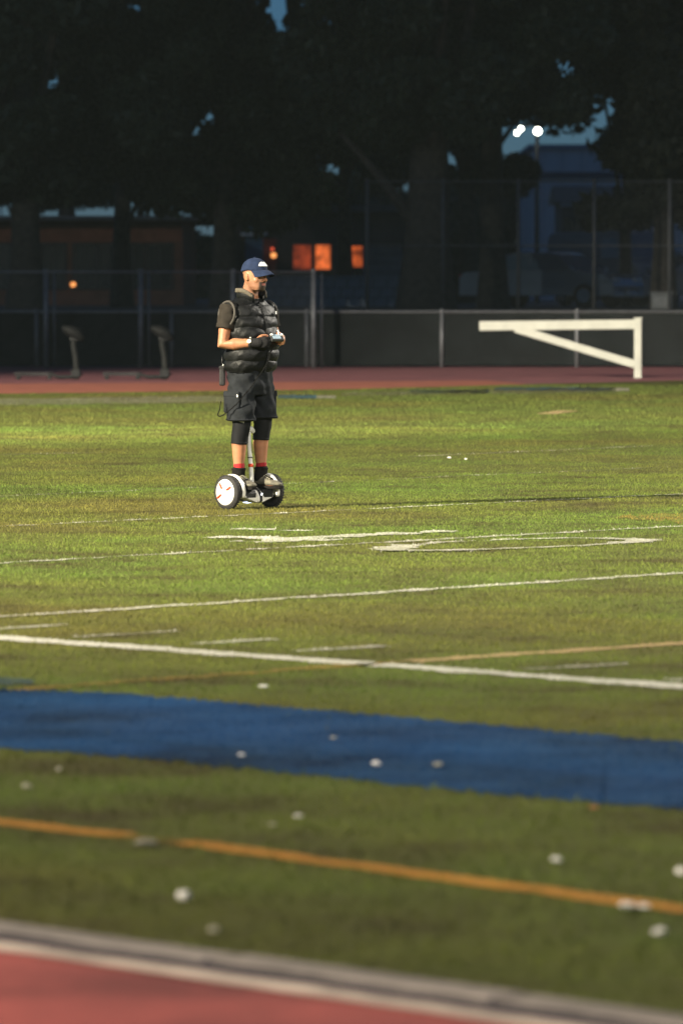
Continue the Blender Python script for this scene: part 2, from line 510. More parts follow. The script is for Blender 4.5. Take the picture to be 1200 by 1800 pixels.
groups = {}
order = []
for k, mk in enumerate(markings):
    if mk[0] in ('yard_number',):
        key = 'yard_number_l' if len([o for o in order if o[0] == 'yard_number']) < 5 else 'yard_number_r'
    else: key = (mk[0], k)
    order.append(mk)
    groups.setdefault(key, []).append(k)
for key, ks in groups.items():
    nm, _, paint, wear = markings[ks[0]]
    mb = MB()
    for q, k in enumerate(ks):
        up, dn = markings[k][1]; n = len(up)
        z = .004 + .0006 * q
        mb.add([(p.x, p.y, z) for p in up] + [(p.x, p.y, z) for p in dn], [(i, i+1, n+i+1, n+i) for i in range(n-1)])
    pn = '%s_%02d' % (nm, ks[0])
    o = mb.build(nm, grass_mat('paint_' + pn, False, paint, min(.95, wear + (.20 if wear > .25 else .08))))
    structure(o)
    sel = np.isin(owner, ks)
    if sel.sum() > 3:
        bo = link('painted_grass', blades_mesh('painted_grass', bx[sel], by[sel], .85), grass_mat('paintblade_' + pn, True, paint, wear * .5), o)
        bo['kind'] = 'stuff'

# ================================================================== FENCES
galv = mat('galvanised_steel', (0.15, 0.155, 0.17), .5, .2, 8, metal=.4)
dgalv = mat('weathered_steel', (0.065, 0.068, 0.075), .7, .2, 8)
wirem = mat('chain_wire', (0.07, .075, .08), .6, .2, 5, metal=.3)
screen = mat('dark_windscreen_fabric', (0.007, 0.0090, 0.0095), .95, .5, 1.6, bump=.5, bscale=7, spec=.03)
def chain(parent, x0, x1, y, z0, z1, pitch=.10, r=.0022):
    mb = MB(); H = z1 - z0
    n0 = int((x1 - x0 + H) / pitch)
    for sgn in (1, -1):
        for i in range(n0):
            b = x0 - (H if sgn > 0 else 0) + i * pitch
            pa, pb = [b, z0], [b + sgn * H, z1]
            # clip in x
            def cl(p, q):
                for lim, s in ((x0, 1), (x1, -1)):
                    if s * (p[0] - lim) < 0:
                        if s * (q[0] - lim) <= 0: return None
                        t = (lim - p[0]) / (q[0] - p[0]); p[0], p[1] = lim, p[1] + t * (q[1] - p[1])
                return p
            A = cl(pa[:], pb); B = cl(pb[:], pa)
            if A is None or B is None: continue
            yy = y + (.003 if sgn > 0 else -.003)
            d = Vector((B[0]-A[0], 0, B[1]-A[1]))
            if d.length < .02: continue
            n = Vector((-d.z, 0, d.x)).normalized() * r
            vs = []
            for p in (A, B):
                vs += [(p[0] + n.x, yy, p[1] + n.z), (p[0] - n.x, yy - r, p[1] - n.z), (p[0] - n.x, yy + r, p[1] - n.z)]
            mb.add(vs, [(0,1,4,3), (1,2,5,4), (2,0,3,5)])
    o = mb.build('chain_link_mesh', wirem, parent); o['kind'] = 'stuff'
    return o
def cap(mb, p, r): mb.ellipsoid(p, (r*1.15, r*1.15, r*.9), 8, 5)

YF = 111.3
low = thing('chain_link_fence', 'waist high chain link fence with dark screen along the far track', 'fence', (0, YF, 0))
ps = [(65 + 237 * k - 600) * YF / FPX for k in range(-4, 9)]
HF = 1.24
for x in ps:
    mb = MB().cyl((x, 0, -.05), (x, 0, HF + .0), .045 if abs(x) > -1 else .04, n=10)
    cap(mb, (x, 0, HF + .03), .05)
    mb.build('fence_post', galv, low, True)
MB().cyl((ps[0], 0, HF), (ps[-1], 0, HF), .030, n=8).build('top_rail', galv, low, True)
for a, b in zip(ps[:-1], ps[1:]):
    # fabric screen, slightly billowed, tied behind the mesh
    nx, nz = 10, 5; vs = []; fs = []
    dp = random.uniform(.01, .035)
    for side in (0, 1):
        for i in range(nx + 1):
            for j in range(nz + 1):
                u, v = i / nx, j / nz
                vs.append((a + .05 + (b - a - .10) * u, .06 + dp * math.sin(math.pi * u) * math.sin(math.pi * v) + .004 * side, .03 + (HF - .07) * v))
    N = (nx + 1) * (nz + 1)
    for s in (0, 1):
        for i in range(nx):
            for j in range(nz):
                q = [s*N + i*(nz+1) + j, s*N + (i+1)*(nz+1) + j, s*N + (i+1)*(nz+1) + j+1, s*N + i*(nz+1) + j+1]
                fs.append(tuple(q if s == 0 else q[::-1]))
    MB().add(vs, fs).build('screen_panel', screen, low)
chain(low, ps[2], ps[-3], -.0, .04, HF - .03)

YT = 110.2
tall = thing('chain_link_fence', 'taller bare chain link fence section behind the man, on the left', 'fence', (0, YT, 0))
tx = [(p - 600) * YT / FPX for p in (-250, -84, 82, 248, 410, 551)]
HT = P(0, 478, YT).z
for x in tx:
    mb = MB().cyl((x, 0, -.05), (x, 0, HT), .058, n=10); cap(mb, (x, 0, HT + .02), .06)
    mb.build('fence_post', galv, tall, True)
    MB().cyl((x + .17, .25, -.05), (x + .17, .25, HT - .02), .028, n=8).build('back_stay', galv, tall, True)
MB().cyl((tx[0], 0, HT), (tx[-1], 0, HT), .024, n=8).build('top_rail', galv, tall, True)
chain(tall, tx[0], tx[-1], .03, .05, HT, .11)

YB = 121.0
back = thing('chain_link_fence', 'tall ball stop fence on the raised ground in front of the parked cars', 'fence', (0, YB, TZ))
bxs = [(p - 600) * YB / FPX for p in (645, 778, 910, 1043, 1175, 1308, 1440)]
HB = P(0, 318, YB).z - TZ
zr = P(0, 432, YB).z - TZ
for x in bxs:
    mb = MB().cyl((x, 0, -.02), (x, 0, HB), .045, n=10); cap(mb, (x, 0, HB + .02), .05)
    mb.build('fence_post', dgalv, back, True)
for z in (HB - .01, zr): MB().cyl((bxs[0], 0, z), (bxs[-1], 0, z), .018, n=8).build('rail', dgalv, back, True)
chain(back, bxs[0], bxs[-1], .05, .03, HB - .02, .12)

# ================================================================== WHITE SWING BARRIER
gp = G(1120, 664)
YG = gp.y; sc = YG / FPX
gate = thing('swing_barrier', 'white steel swing barrier with diagonal brace at the far field edge', 'barrier', (gp.x, YG, 0))
wp = mat('white_barrier_paint', (0.47, 0.48, 0.43), .55, .08, 4)
zt = P(1120, 560, YG).z; zb1 = P(1000, 570, YG).z; xl = (842 - 1120) * sc; zl = P(842, 573, YG).z
MB().box((0, 0, zt / 2 - .02), (.145, .145, zt + .04)).build('post', wp, gate, bevel=.02)
MB().box((0, 0, zt + .012), (.17, .17, .025)).build('post_cap', wp, gate, bevel=.006)
def bar(a, b, w, name, parent, m, dy=.0):
    a, b = Vector(a), Vector(b); d = b - a; L = d.length
    M = d.to_track_quat('X', 'Z').to_matrix()
    return MB().box((a + b) / 2 + Vector((0, dy, 0)), (L, w[0], w[1]), M).build(name, m, parent, bevel=.012)
bar((-.075, 0, zb1), (xl, 0, zl), (.11, .185), 'boom', wp and gate, wp)
bar((-.075, .0, P(1115, 640, YG).z), ((905 - 1120) * sc, .0, zl - .05), (.10, .155), 'brace', gate, wp)
MB().box((-.02, -.075, zb1), (.12, .02, .2)).build('hinge_plate', wp, gate, bevel=.004)
MB().box((-.02, -.075, P(1115, 640, YG).z), (.12, .02, .17)).build('hinge_plate', wp, gate, bevel=.004)

# ================================================================== BLOCKING SLEDS on the far track
dpad = mat('black_vinyl_pad', (0.006, 0.0065, 0.007), .7, .2, 6, spec=.15)
dmet = mat('dark_painted_steel', (0.015, 0.016, 0.017), .6, .2, 8, spec=.2)
pgrey = mat('scuffed_grey_plank', (0.035, 0.033, 0.035), .9, .3, 3, spec=.1)
def sled(px, label):
    g = G(px, 667); s = g.y / FPX
    t = thing('blocking_sled', label, 'training sled', (g.x, g.y, 0), 0, 'blocking sleds on the far track')
    # S-curved upright arm
    MB().tube([(.03, 0, .04), (.04, 0, .2), (.02, 0, .45), (-.02, 0, .68), (-.01, 0, .80)], [.075, .062, .055, .052, .055], 10, flat=.7).build('upright_arm', mat('grey_steel_arm', (.010, .011, .011), .7, .2, 6, spec=.2), t, True)
    MB().tube([(-.18, 0, .98), (-.08, 0, .94), (.05, 0, .88), (.14, 0, .80)], [.07, .11, .12, .07], 12, flat=1.3, up=Vector((0, 1, 0))).build('shoulder_pad', dpad, t, True)
    MB().box((-.0, 0, .80), (.16, .12, .10)).build('pad_bracket', dmet, t, bevel=.01)
    MB().tube([(-.46, 0, .10), (-.30, 0, .05), (.0, 0, .05), (.12, 0, .09)], [.05, .06, .07, .05], 10, flat=.6).build('skid', dmet, t, True)
    MB().box((.03, 0, .12), (.18, .20, .16)).build('foot_bracket', dmet, t, bevel=.02)
    MB().box((-.80, .35, .10), (.75, .26, .07)).build('platform_plank', pgrey, t, bevel=.01)
    for xx in (-1.1, -.5): MB().box((xx, .35, .03), (.08, .26, .07)).build('plank_runner', dmet, t, bevel=.01)
    return t
sled(131, 'dark padded blocking sled on the far track, nearer the left picture edge')
sled(287, 'dark padded blocking sled on the far track, nearer the standing man')

# ================================================================== BUILDINGS (far, dark)
brick = mat('dim_red_brown_wall', (0.25, 0.11, 0.07), .9, .2, 1.5, bump=.3, bscale=14)
fascia = mat('pale_metal_fascia', (0.55, 0.58, 0.62), .35, .08, 2, metal=.2)
dglass = mat('dark_window_glass', (0.01, 0.012, 0.014), .12, .1, 3, spec=.6)
frame = mat('window_frame_paint', (0.05, .045, .042), .6, .1, 4)
def building(name, label, px0, px1, Y, ztop, depth, wallm, zbase=TZ):
    x0, x1 = (px0 - 600) * Y / FPX, (px1 - 600) * Y / FPX
    t = thing(name, label, 'building', ((x0 + x1) / 2, Y, zbase))
    W = x1 - x0; H = ztop - zbase
    MB().box((0, depth / 2, H / 2), (W, depth, H)).build('wall', wallm, t)
    return t, W, H
def win(t, x, z, w, h, glass, mull=1, y=0.0):
    f = MB()
    f.box((x - w/2, y - .03, z), (.07, .10, h + .14)).box((x + w/2, y - .03, z), (.07, .10, h + .14))
    f.box((x, y - .03, z + h/2 + .035), (w - .07, .10, .07)).box((x, y - .045, z - h/2 - .035), (w - .07, .14, .07))
    fo = f.build('window', frame, t)
    n = mull + 1
    for i in range(n):
        pw = (w - .07) / n
        MB().box((x - w/2 + .035 + pw * (i + .5), y - .012, z), (pw - .03, .02, h - .01)).build('pane', glass, fo)
    for i in range(1, n):
        MB().box((x - w/2 + .035 + (w - .07) / n * i, y - .02, z), (.045, .06, h)).build('mullion', frame, fo)
    return fo
# long low school wing on the left
Y1 = 158.0
zt1 = P(0, 388, Y1).z
t, W, H = building('school_building', 'long low red brown school wing with pale roof edge behind the left trees', -260, 322, Y1, zt1, 14, brick)
MB().box((0, 6.2, H + .07), (W + 1.0, 15.6, .13)).build('roof_slab', mat('dark_roof_edge', (.10, .10, .11), .7, .2, 1.2), t)
MB().box((0, -.02, H - .42), (W - .02, .06, .5)).build('brick_band', mat('red_brick_band', (.34, .12, .07), .9, .2, 2), t)
xs_px = (-190, -120, -50, 20, 95, 152, 192, 235, 282)
for p in xs_px:
    win(t, (p - 600) * Y1 / FPX - t.location.x, H - 1.45, .80, 1.35, dglass, 1)
amber = mat('amber_lamp_glass', (.8, .4, .15), .4, 0, 1, emit=(1.0, .36, .10), estr=1.5)
o = MB().box(((130 - 600) * Y1 / FPX - t.location.x, -.10, P(130, 499, Y1).z - TZ), (.16, .14, .2)).build('wall_lamp', dmet, t)
MB().ellipsoid(((130 - 600) * Y1 / FPX - t.location.x, -.19, P(130, 500, Y1).z - TZ), (.09, .06, .09), 10, 6).build('lamp_glass', amber, o)

# dark hall with lit windows
Y2 = 172.0
dwall = mat('dark_plaster_wall', (0.06, 0.05, 0.048), .9, .2, 1.2)
t, W, H = building('hall_building', 'dark hall with orange lit windows behind the man', 415, 725, Y2, P(0, 372, Y2).z, 12, dwall)
cx = t.location.x
def px2(p): return (p - 600) * Y2 / FPX - cx
def pz2(y): return P(600, y, Y2).z - TZ
MB().box((0, 5.6, H + .1), (W + .8, 13.0, .22)).build('roof_slab', mat('dark_roof_slab', (.07, .075, .08), .8, .15, 2), t)
def lit(name, em, s):
    """lit pane: curtains and things inside break up the lamp light"""
    m = mat(name, (.10, .04, .02), .5, 0, 1, emit=em, estr=s)
    nt = m.node_tree; b = nt.nodes['Principled BSDF']
    nz = nt.nodes.new('ShaderNodeTexNoise'); nz.inputs['Scale'].default_value = 2.6; nz.inputs['Detail'].default_value = 3
    tc = nt.nodes.new('ShaderNodeTexCoord'); nt.links.new(tc.outputs['Object'], nz.inputs['Vector'])
    mr = nt.nodes.new('ShaderNodeMapRange'); mr.inputs[1].default_value = .35; mr.inputs[2].default_value = .65; mr.inputs[3].default_value = s * .25; mr.inputs[4].default_value = s * 1.5
    nt.links.new(nz.outputs['Fac'], mr.inputs[0]); nt.links.new(mr.outputs[0], b.inputs['Emission Strength'])
    return m
win(t, (px2(513) + px2(549)) / 2, (pz2(430) + pz2(474)) / 2, px2(549) - px2(513), pz2(431) - pz2(474), lit('lit_window_dim', (1.0, .13, .035), .22), 0)
win(t, (px2(551) + px2(582)) / 2 + .02, (pz2(430) + pz2(474)) / 2, px2(582) - px2(551), pz2(431) - pz2(474), lit('lit_window_bright', (1.0, .19, .04), .70), 0)
win(t, (px2(612) + px2(639)) / 2, (pz2(432) + pz2(470)) / 2, px2(639) - px2(612), pz2(433) - pz2(470), lit('lit_window_small', (1.0, .17, .035), .48), 0)
MB().box((px2(447), -.03, pz2(440)), (.62, .10, 2.3)).build('door', mat('blue_door', (.02, .12, .26), .5, .1, 3), t)
MB().box((px2(447), -.35, pz2(412)), (.9, .7, .10)).build('door_canopy', fascia, t)
o = MB().box((px2(472), -.03, pz2(455)), (.55, .06, 1.4)).build('lamplit_wall_patch', mat('lamplit_wall_red', (.28, .05, .04), .8, .2, 3), t)  # amber lamp light on the wall, painted as a red patch
lp = MB().box((px2(481), -.16, pz2(444)), (.14, .2, .34)).build('wall_lamp', dmet, t)
MB().ellipsoid((px2(481), -.27, pz2(449)), (.10, .06, .10), 10, 6).build('lamp_glass', amber, lp)
MB().ellipsoid((px2(479), -.25, pz2(438)), (.06, .04, .06), 10, 6).build('lamp_glass', mat('red_lamp_glass', (.6, .1, .06), .4, 0, 1, emit=(1, .12, .05), estr=1.0), lp)

# pale concrete wall
Y3 = 142.0
cw = mat('pale_block_wall', (.42, .43, .46), .9, .15, 2, bump=.3, bscale=8)
xw0, xw1 = (430 - 600) * Y3 / FPX, (708 - 600) * Y3 / FPX
wl = thing('block_wall', 'pale low concrete block wall behind the fence beside the thick trunk', 'wall', ((xw0 + xw1) / 2, Y3, TZ))
hw = P(0, 489, Y3).z - TZ; rows, cols_ = 3, 12
bh, bl = hw / rows, (xw1 - xw0) / cols_
me_b = MB().box((0, 0, 0), (bl - .02, .22, bh - .02)).mesh('block'); me_b.materials.append(cw)
MB().box((0, .02, hw / 2), (xw1 - xw0, .16, hw - .02)).build('mortar_core', mat('mortar', (.18, .18, .19), .9), wl)
for r in range(rows):
    for c in range(cols_):
        o = link('block', me_b, None, wl, bevel=.012)
        off = bl / 2 if r % 2 else 0
        o.location = (-(xw1 - xw0) / 2 + bl * (c + .5) + off - bl / 4, random.uniform(-.006, .006), bh * (r + .5))
MB().box((0, 0, hw + .03), (xw1 - xw0 + .3, .30, .06)).build('coping', cw, wl, bevel=.01)

# pale shed rising behind the block wall
Y3b = 150.0
t, W, H = building('equipment_shed', 'pale grey equipment shed right of the orange lit windows', 640, 706, Y3b, P(0, 428, Y3b).z, 4, mat('grey_shed_wall', (.30, .31, .34), .8, .2, 2))
for i in range(6):
    MB().box((0, -.02, .25 + i * (H - .3) / 6), (W - .04, .05, .05)).build('cladding_rib', mat('grey_shed_rib', (.22, .23, .25), .8, .2, 2), t)
MB().box((0, 2, H + .05), (W + .2, 4.4, .1)).build('roof_slab', mat('dark_roof_slab', (.07, .075, .08), .8), t)

# far gymnasium and brown roofed house on the right
Y4 = 262.0
t, W, H = building('gymnasium', 'large pale lilac gymnasium far behind the lit lamp pole', 936, 1240, Y4, P(0, 262, Y4).z, 20, mat('pale_lilac_wall', (.88, .66, .60), .85, .06, .4))
for i in range(9):
    MB().box((-W/2 + W * (i + .5) / 9, -.04, H / 2), (.10, .08, H - .1)).build('wall_rib', mat('lilac_rib', (.74, .56, .52), .85), t)
MB().box((0, 10, H + .12), (W + .5, 20.5, .25)).build('roof_edge', mat('lilac_roof_edge', (.30, .30, .36), .8), t)
MB().box((0, -.08, P(0, 308, Y4).z - TZ), (W, .15, .35)).build('dark_band', mat('dark_band', (.10, .09, .12), .8), t)
Y5 = 226.0
t, W, H = building('brown_house', 'small house with a dull brown roof far right behind the trees', 985, 1100, Y5, P(0, 356, Y5).z, 7, mat('house_wall', (.14, .10, .09), .9))
zr5 = P(0, 324, Y5).z - TZ
MB().prism([(-.5, H), (7.5, H), (3.5, zr5)], 0, -W/2 - .3, W/2 + .3).build('roof', mat('brown_shingle_roof', (.30, .17, .13), .9, .2, 2, bump=.4, bscale=10), t)
for k in range(3): win(t, -W/3 + k * W/3, H - 1.2, .8, 1.0, dglass, 1)
wl5 = MB().box((-W/2 + .6, -.1, H - .1), (1.3, .3, .16)).build('pale_awning', fascia, t)

# ================================================================== LAMP POLES
lampw = mat('lamp_white', (.9, .9, .85), .4, 0, 1, emit=(1.0, .97, .80), estr=26)
YL = 182.0
lp_base = P(943, 512, YL)
t = thing('lamp_pole', 'tall steel lamp pole with two lit white floodlights among the right trees', 'lamp pole', (lp_base.x, YL, TZ))
zl_ = P(943, 231, YL).z - TZ; sl = YL / FPX
MB().cyl((0, 0, -.02), (0, 0, zl_ + .35), .11, .07, 10).build('pole', galv, t, True)
MB().box((-17 * sl, -.06, zl_ + .22), (44 * sl, .09, .09)).build('crossarm', galv, t)
for p, dz in ((907, -.02), (914, .03), (943, .0)):
    xx = (p - 943) * sl
    h = MB().box((xx, -.20, zl_ + dz * 3 + .02), (.22 if p == 943 else .14, .24, .26)).build('floodlight', dmet, t, bevel=.02)
    MB().cyl((xx, -.325, zl_ + dz * 3), (xx, -.345, zl_ + dz * 3), .12 if p == 943 else .075, n=12).build('lens', lampw, h)
def small_lamp(px, py, Y, r, em, s, label, nm):
    b = P(px, py, Y)
    t = thing('lamp_post', label, 'lamp', (b.x, Y, TZ), 0, 'small far lamps')
    z = b.z - TZ
    MB().cyl((0, .1, -.02), (0, .1, z + .2), .05, .035, 8).build('pole', galv, t, True)
    MB().box((0, .02, z + .16), (.16, .28, .07)).build('lamp_arm', dmet, t)
    MB().ellipsoid((0, -.04, z), (r, r, r), 10, 6).build('lamp_globe', mat(nm, (.8, .8, .8), .4, 0, 1, emit=em, estr=s), t, True)
small_lamp(300, 347, 230, .10, (.75, 1.0, .85), .9, 'tiny pale green lamp glinting above the left roof edge', 'lamp_pale_green')
small_lamp(585, 334, 230, .09, (.75, 1.0, .9), .45, 'tiny pale lamp above the gap between the orange windows', 'lamp_pale_a')
small_lamp(743, 336, 230, .12, (1.0, .9, .8), .55, 'tiny warm white lamp in front of the thick trunk', 'lamp_pale_b')
small_lamp(2, 323, 240, .08, (1.0, .5, .2), 1.6, 'tiny amber lamp at the left picture edge', 'lamp_amber_edge')
small_lamp(552, 403, 200, .09, (.6, .75, .85), .16, 'faint grey lamp above the brightest orange window', 'lamp_faint')

# ================================================================== PARKED VEHICLES on the raised ground
carglass = mat('car_glass', (.10, .16, .22), .25, .05, 2, spec=.8)  # bluish base colour stands in for sky reflected in the glass
tyre = mat('tyre_rubber', (.018, .018, .019), .85, .2, 30)
rimm = mat('wheel_rim', (.30, .30, .31), .35, .1, 10, metal=.6)
def car(name, label, loc, rz, paintm, L=4.6, Wd=1.8, Hh=1.46, kind='sedan'):
    t = thing(name, label, 'car' if kind == 'sedan' else 'van', loc, rz)
    if kind == 'sedan':
        prof = [(-.50, .22), (-.497, .55), (-.47, .64), (-.36, .665), (-.24, .93), (-.15, 1.0), (.06, 1.0), (.13, .96), (.26, .665), (.42, .60), (.485, .52), (.50, .40), (.495, .22)]
        gl_side = [(-.325, .675), (-.235, .89), (-.14, .955), (.055, .955), (.115, .92), (.225, .675)]
        ws = [(.128, .945), (.25, .68)]; rw = [(-.345, .69), (-.245, .915)]
    else:
        prof = [(-.50, .16), (-.50, .92), (-.47, .985), (-.40, 1.0), (.22, 1.0), (.28, .965), (.38, .62), (.47, .55), (.495, .46), (.50, .30), (.495, .16)]
        gl_side = [(.10, .64), (.10, .90), (.24, .90), (.33, .64)]
        ws = [(.285, .94), (.375, .64)]; rw = None
    # body: cross sections narrow above the belt line
    def wid(z): return Wd / 2 * (1.0 if z < .66 else 1.0 - .20 * min(1, (z - .66) / .34) * (1 if kind == 'sedan' else .45))
    mb = MB(); n = len(prof)
    vs = []
    for s in (-1, 1):
        for x, z in prof: vs.append((x * L, s * (wid(z) - .03), z * Hh))
        for x, z in prof: vs.append((x * L * .985, s * (wid(z)), z * Hh * .985 + .004))
    # two rings per side give a rounded shoulder
    A, B, Cc, D = 0, n, 2 * n, 3 * n
    fs = []
    for i in range(n):
        j = (i + 1) % n
        fs += [(A+i, A+j, Cc+j, Cc+i), (A+i, B+i, B+j, A+j), (Cc+i, Cc+j, D+j, D+i)]
    fs += [tuple(B + i for i in range(n)), tuple(D + i for i in range(n))[::-1]]
    mb.add(vs, fs).build('body', paintm, t, bevel=.02)
    for s in (-1, 1):
        vs = [(x * L, s * (wid(z) + .006), z * Hh) for x, z in gl_side] + [(x * L, s * (wid(z) - .05), z * Hh) for x, z in gl_side]
        m_ = len(gl_side)
        MB().add(vs, [tuple(range(m_)), tuple(range(m_, 2*m_))[::-1]] + [(i, (i+1) % m_, m_ + (i+1) % m_, m_ + i) for i in range(m_)]).build('side_window', carglass, t)
        if kind == 'sedan':
            MB().box((-.04 * L, s * (wid(.8) + .01), .81 * Hh), (.05, .03, .34 * Hh)).build('pillar', paintm, t)
        MB().box((.235 * L if kind == 'sedan' else .34 * L, s * (Wd / 2 + .08), .70 * Hh), (.12, .16, .13)).build('wing_mirror', paintm, t, bevel=.03)
        MB().box((.487 * L, s * (Wd / 2 - .30), .50 * Hh if kind == 'sedan' else .40 * Hh), (.10, .42, .13)).build('headlight', mat('headlight_glass', (.45, .47, .5), .15, .05, 3), t, bevel=.03)
        MB().box((-.498 * L, s * (Wd / 2 - .22), .56 * Hh), (.04, .32, .15)).build('tail_light', mat('tail_light_red', (.25, .02, .02), .25, .05, 3), t, bevel=.02)
        for xx in (-.31, .31):
            w = MB().cyl((xx * L, s * (Wd/2 - .22), .33), (xx * L, s * (Wd/2 + .012), .33), .33, n=20).build('wheel', tyre, t, bevel=.03)
            MB().cyl((xx * L, s * (Wd/2 + .0), .33), (xx * L, s * (Wd/2 + .022), .33), .21, .19, n=14).build('rim', rimm, w)
    def slab(pr, nm, push):
        (x0, z0), (x1, z1) = pr
        w0, w1 = wid(z0) - .10, wid(z1) - .07
        nrm = Vector((z0*Hh - z1*Hh, 0, (x1 - x0) * L)).normalized() * push
        q = [(x0*L, -w0, z0*Hh), (x0*L, w0, z0*Hh), (x1*L, w1, z1*Hh), (x1*L, -w1, z1*Hh)]
        vs = [Vector(p) + nrm for p in q] + [Vector(p) - nrm * 2 for p in q]
        MB().add(vs, [(0,1,2,3), (7,6,5,4), (0,4,5,1), (1,5,6,2), (2,6,7,3), (3,7,4,0)]).build(nm, carglass, t)
    slab(ws, 'windscreen', .012)
    if rw: slab(rw, 'rear_window', .012)
    MB().box((.492 * L, 0, .36 * Hh), (.06, Wd * .62, .16)).build('grille', dmet, t, bevel=.02)
    MB().box((.497 * L, 0, .24 * Hh), (.08, Wd * .96, .14)).build('bumper', paintm, t, bevel=.03)
    MB().box((.512 * L, 0, .27 * Hh), (.02, .50, .11)).build('number_plate', mat('plate_white', (.5, .5, .5), .6, 0), t)
    return t
c = P(968, 512, 134)
car('parked_car', 'dark blue grey parked sedan seen from its front right of the thick trunk', (c.x, 134, TZ), R(-30), mat('dark_blue_car_paint', (.16, .20, .25), .25, .05, 2, coat=.6), 4.7, 1.85, 1.50)
c = P(1085, 512, 150)
car('parked_van', 'tall parked van with a pale roof behind the sedan', (c.x, 150, TZ), R(-60), mat('grey_van_paint', (.20, .21, .24), .4, .05, 2), 5.2, 1.9, 2.25, 'van')
c = P(1225, 512, 139)
car('parked_car', 'dark parked car cut off by the right picture edge', (c.x, 139, TZ), R(200), mat('charcoal_car_paint', (.15, .15, .18), .25, .05, 2, coat=.6), 4.5, 1.8, 1.46)
c = P(1162, 545, 124)
t = thing('utility_box', 'small grey utility cabinet just behind the fence on the right', 'cabinet', (c.x, 124, TZ))
hb = P(1162, 516, 124).z - TZ
gb = mat('grey_cabinet', (.22, .23, .23), .7, .15, 4)
MB().box((0, .2, hb / 2), (.52, .4, hb)).build('cabinet_body', gb, t, bevel=.02)
MB().box((0, -.008, hb / 2), (.42, .02, hb - .14)).build('cabinet_door', mat('cabinet_door', (.26, .27, .27), .6), t, bevel=.004)
MB().box((0, .2, hb + .02), (.58, .46, .04)).build('cabinet_lid', gb, t, bevel=.006)

# ================================================================== TREES
bark = mat('dark_bark', (0.055, 0.045, 0.036), .95, .35, 6, bump=1.0, bscale=14)
def leafmat(name, c): return mat(name, c, .6, .35, 1.2, spec=.3)
leaf_a = leafmat('leaves_dark', (.022, .034, .018)); leaf_b = leafmat('leaves_olive', (.034, .036, .019)); leaf_c = leafmat('leaves_cool', (.018, .032, .024))
GAPS = [(1055, 200, 34, 46), (945, 182, 12, 20), (1015, 245, 40, 26), (1000, 285, 56, 30), (1040, 330, 55, 26), (358, 222, 30, 20), (392, 190, 12, 14), (232, 20, 16, 16), (85, 90, 11, 10), (70, 140, 13, 13), (115, 128, 9, 8),
        (205, 100, 15, 11), (604, 14, 13, 22), (498, 10, 17, 9), (455, 24, 11, 7), (602, 70, 7, 18), (330, 262, 18, 10), (340, 290, 18, 13), (150, 285, 15, 9), (225, 300, 17, 13), (905, 234, 34, 24), (943, 232, 24, 24),
        (120, 380, 10, 7), (175, 382, 40, 7), (255, 382, 60, 8), (225, 356, 16, 4), (10, 382, 12, 6), (80, 379, 10, 6)]
def proj(p):
    d = p - Vector((0, 0, HCAM)); zc = d.dot(_F)
    return 600 + FPX * d.x / zc, 900 - FPX * d.dot(_U) / zc
def leaves_mesh(name, clumps, per, size):
    P_, N_ = [], []
    for (c, r) in clumps:
        n = int(per * r[0] * r[1] * r[2] ** .5 + 40)
        u = RNG.normal(size=(n, 3)); u /= np.linalg.norm(u, axis=1)[:, None]
        u *= (RNG.random(n) ** .45)[:, None]
        P_.append(np.array(c)[None] + u * np.array(r)[None])
    p = np.concatenate(P_); n = len(p)
    a = RNG.normal(size=(n, 3)); a /= np.linalg.norm(a, axis=1)[:, None]
    b = np.cross(a, RNG.normal(size=(n, 3))); b /= np.linalg.norm(b, axis=1)[:, None]
    s = (RNG.uniform(.5, 1.3, n) * size)[:, None]
    v = np.stack([p - a*s, p + b*s*.45, p + a*s, p - b*s*.45], 1).astype(np.float32)
    me = bpy.data.meshes.new(name)
    me.vertices.add(n * 4); me.vertices.foreach_set('co', v.ravel())
    me.loops.add(n * 4); me.loops.foreach_set('vertex_index', np.arange(n * 4, dtype=np.int32))
    me.polygons.add(n); me.polygons.foreach_set('loop_start', np.arange(0, n * 4, 4, dtype=np.int32)); me.polygons.foreach_set('loop_total', np.full(n, 4, np.int32))
    me.update(calc_edges=True)
    return me
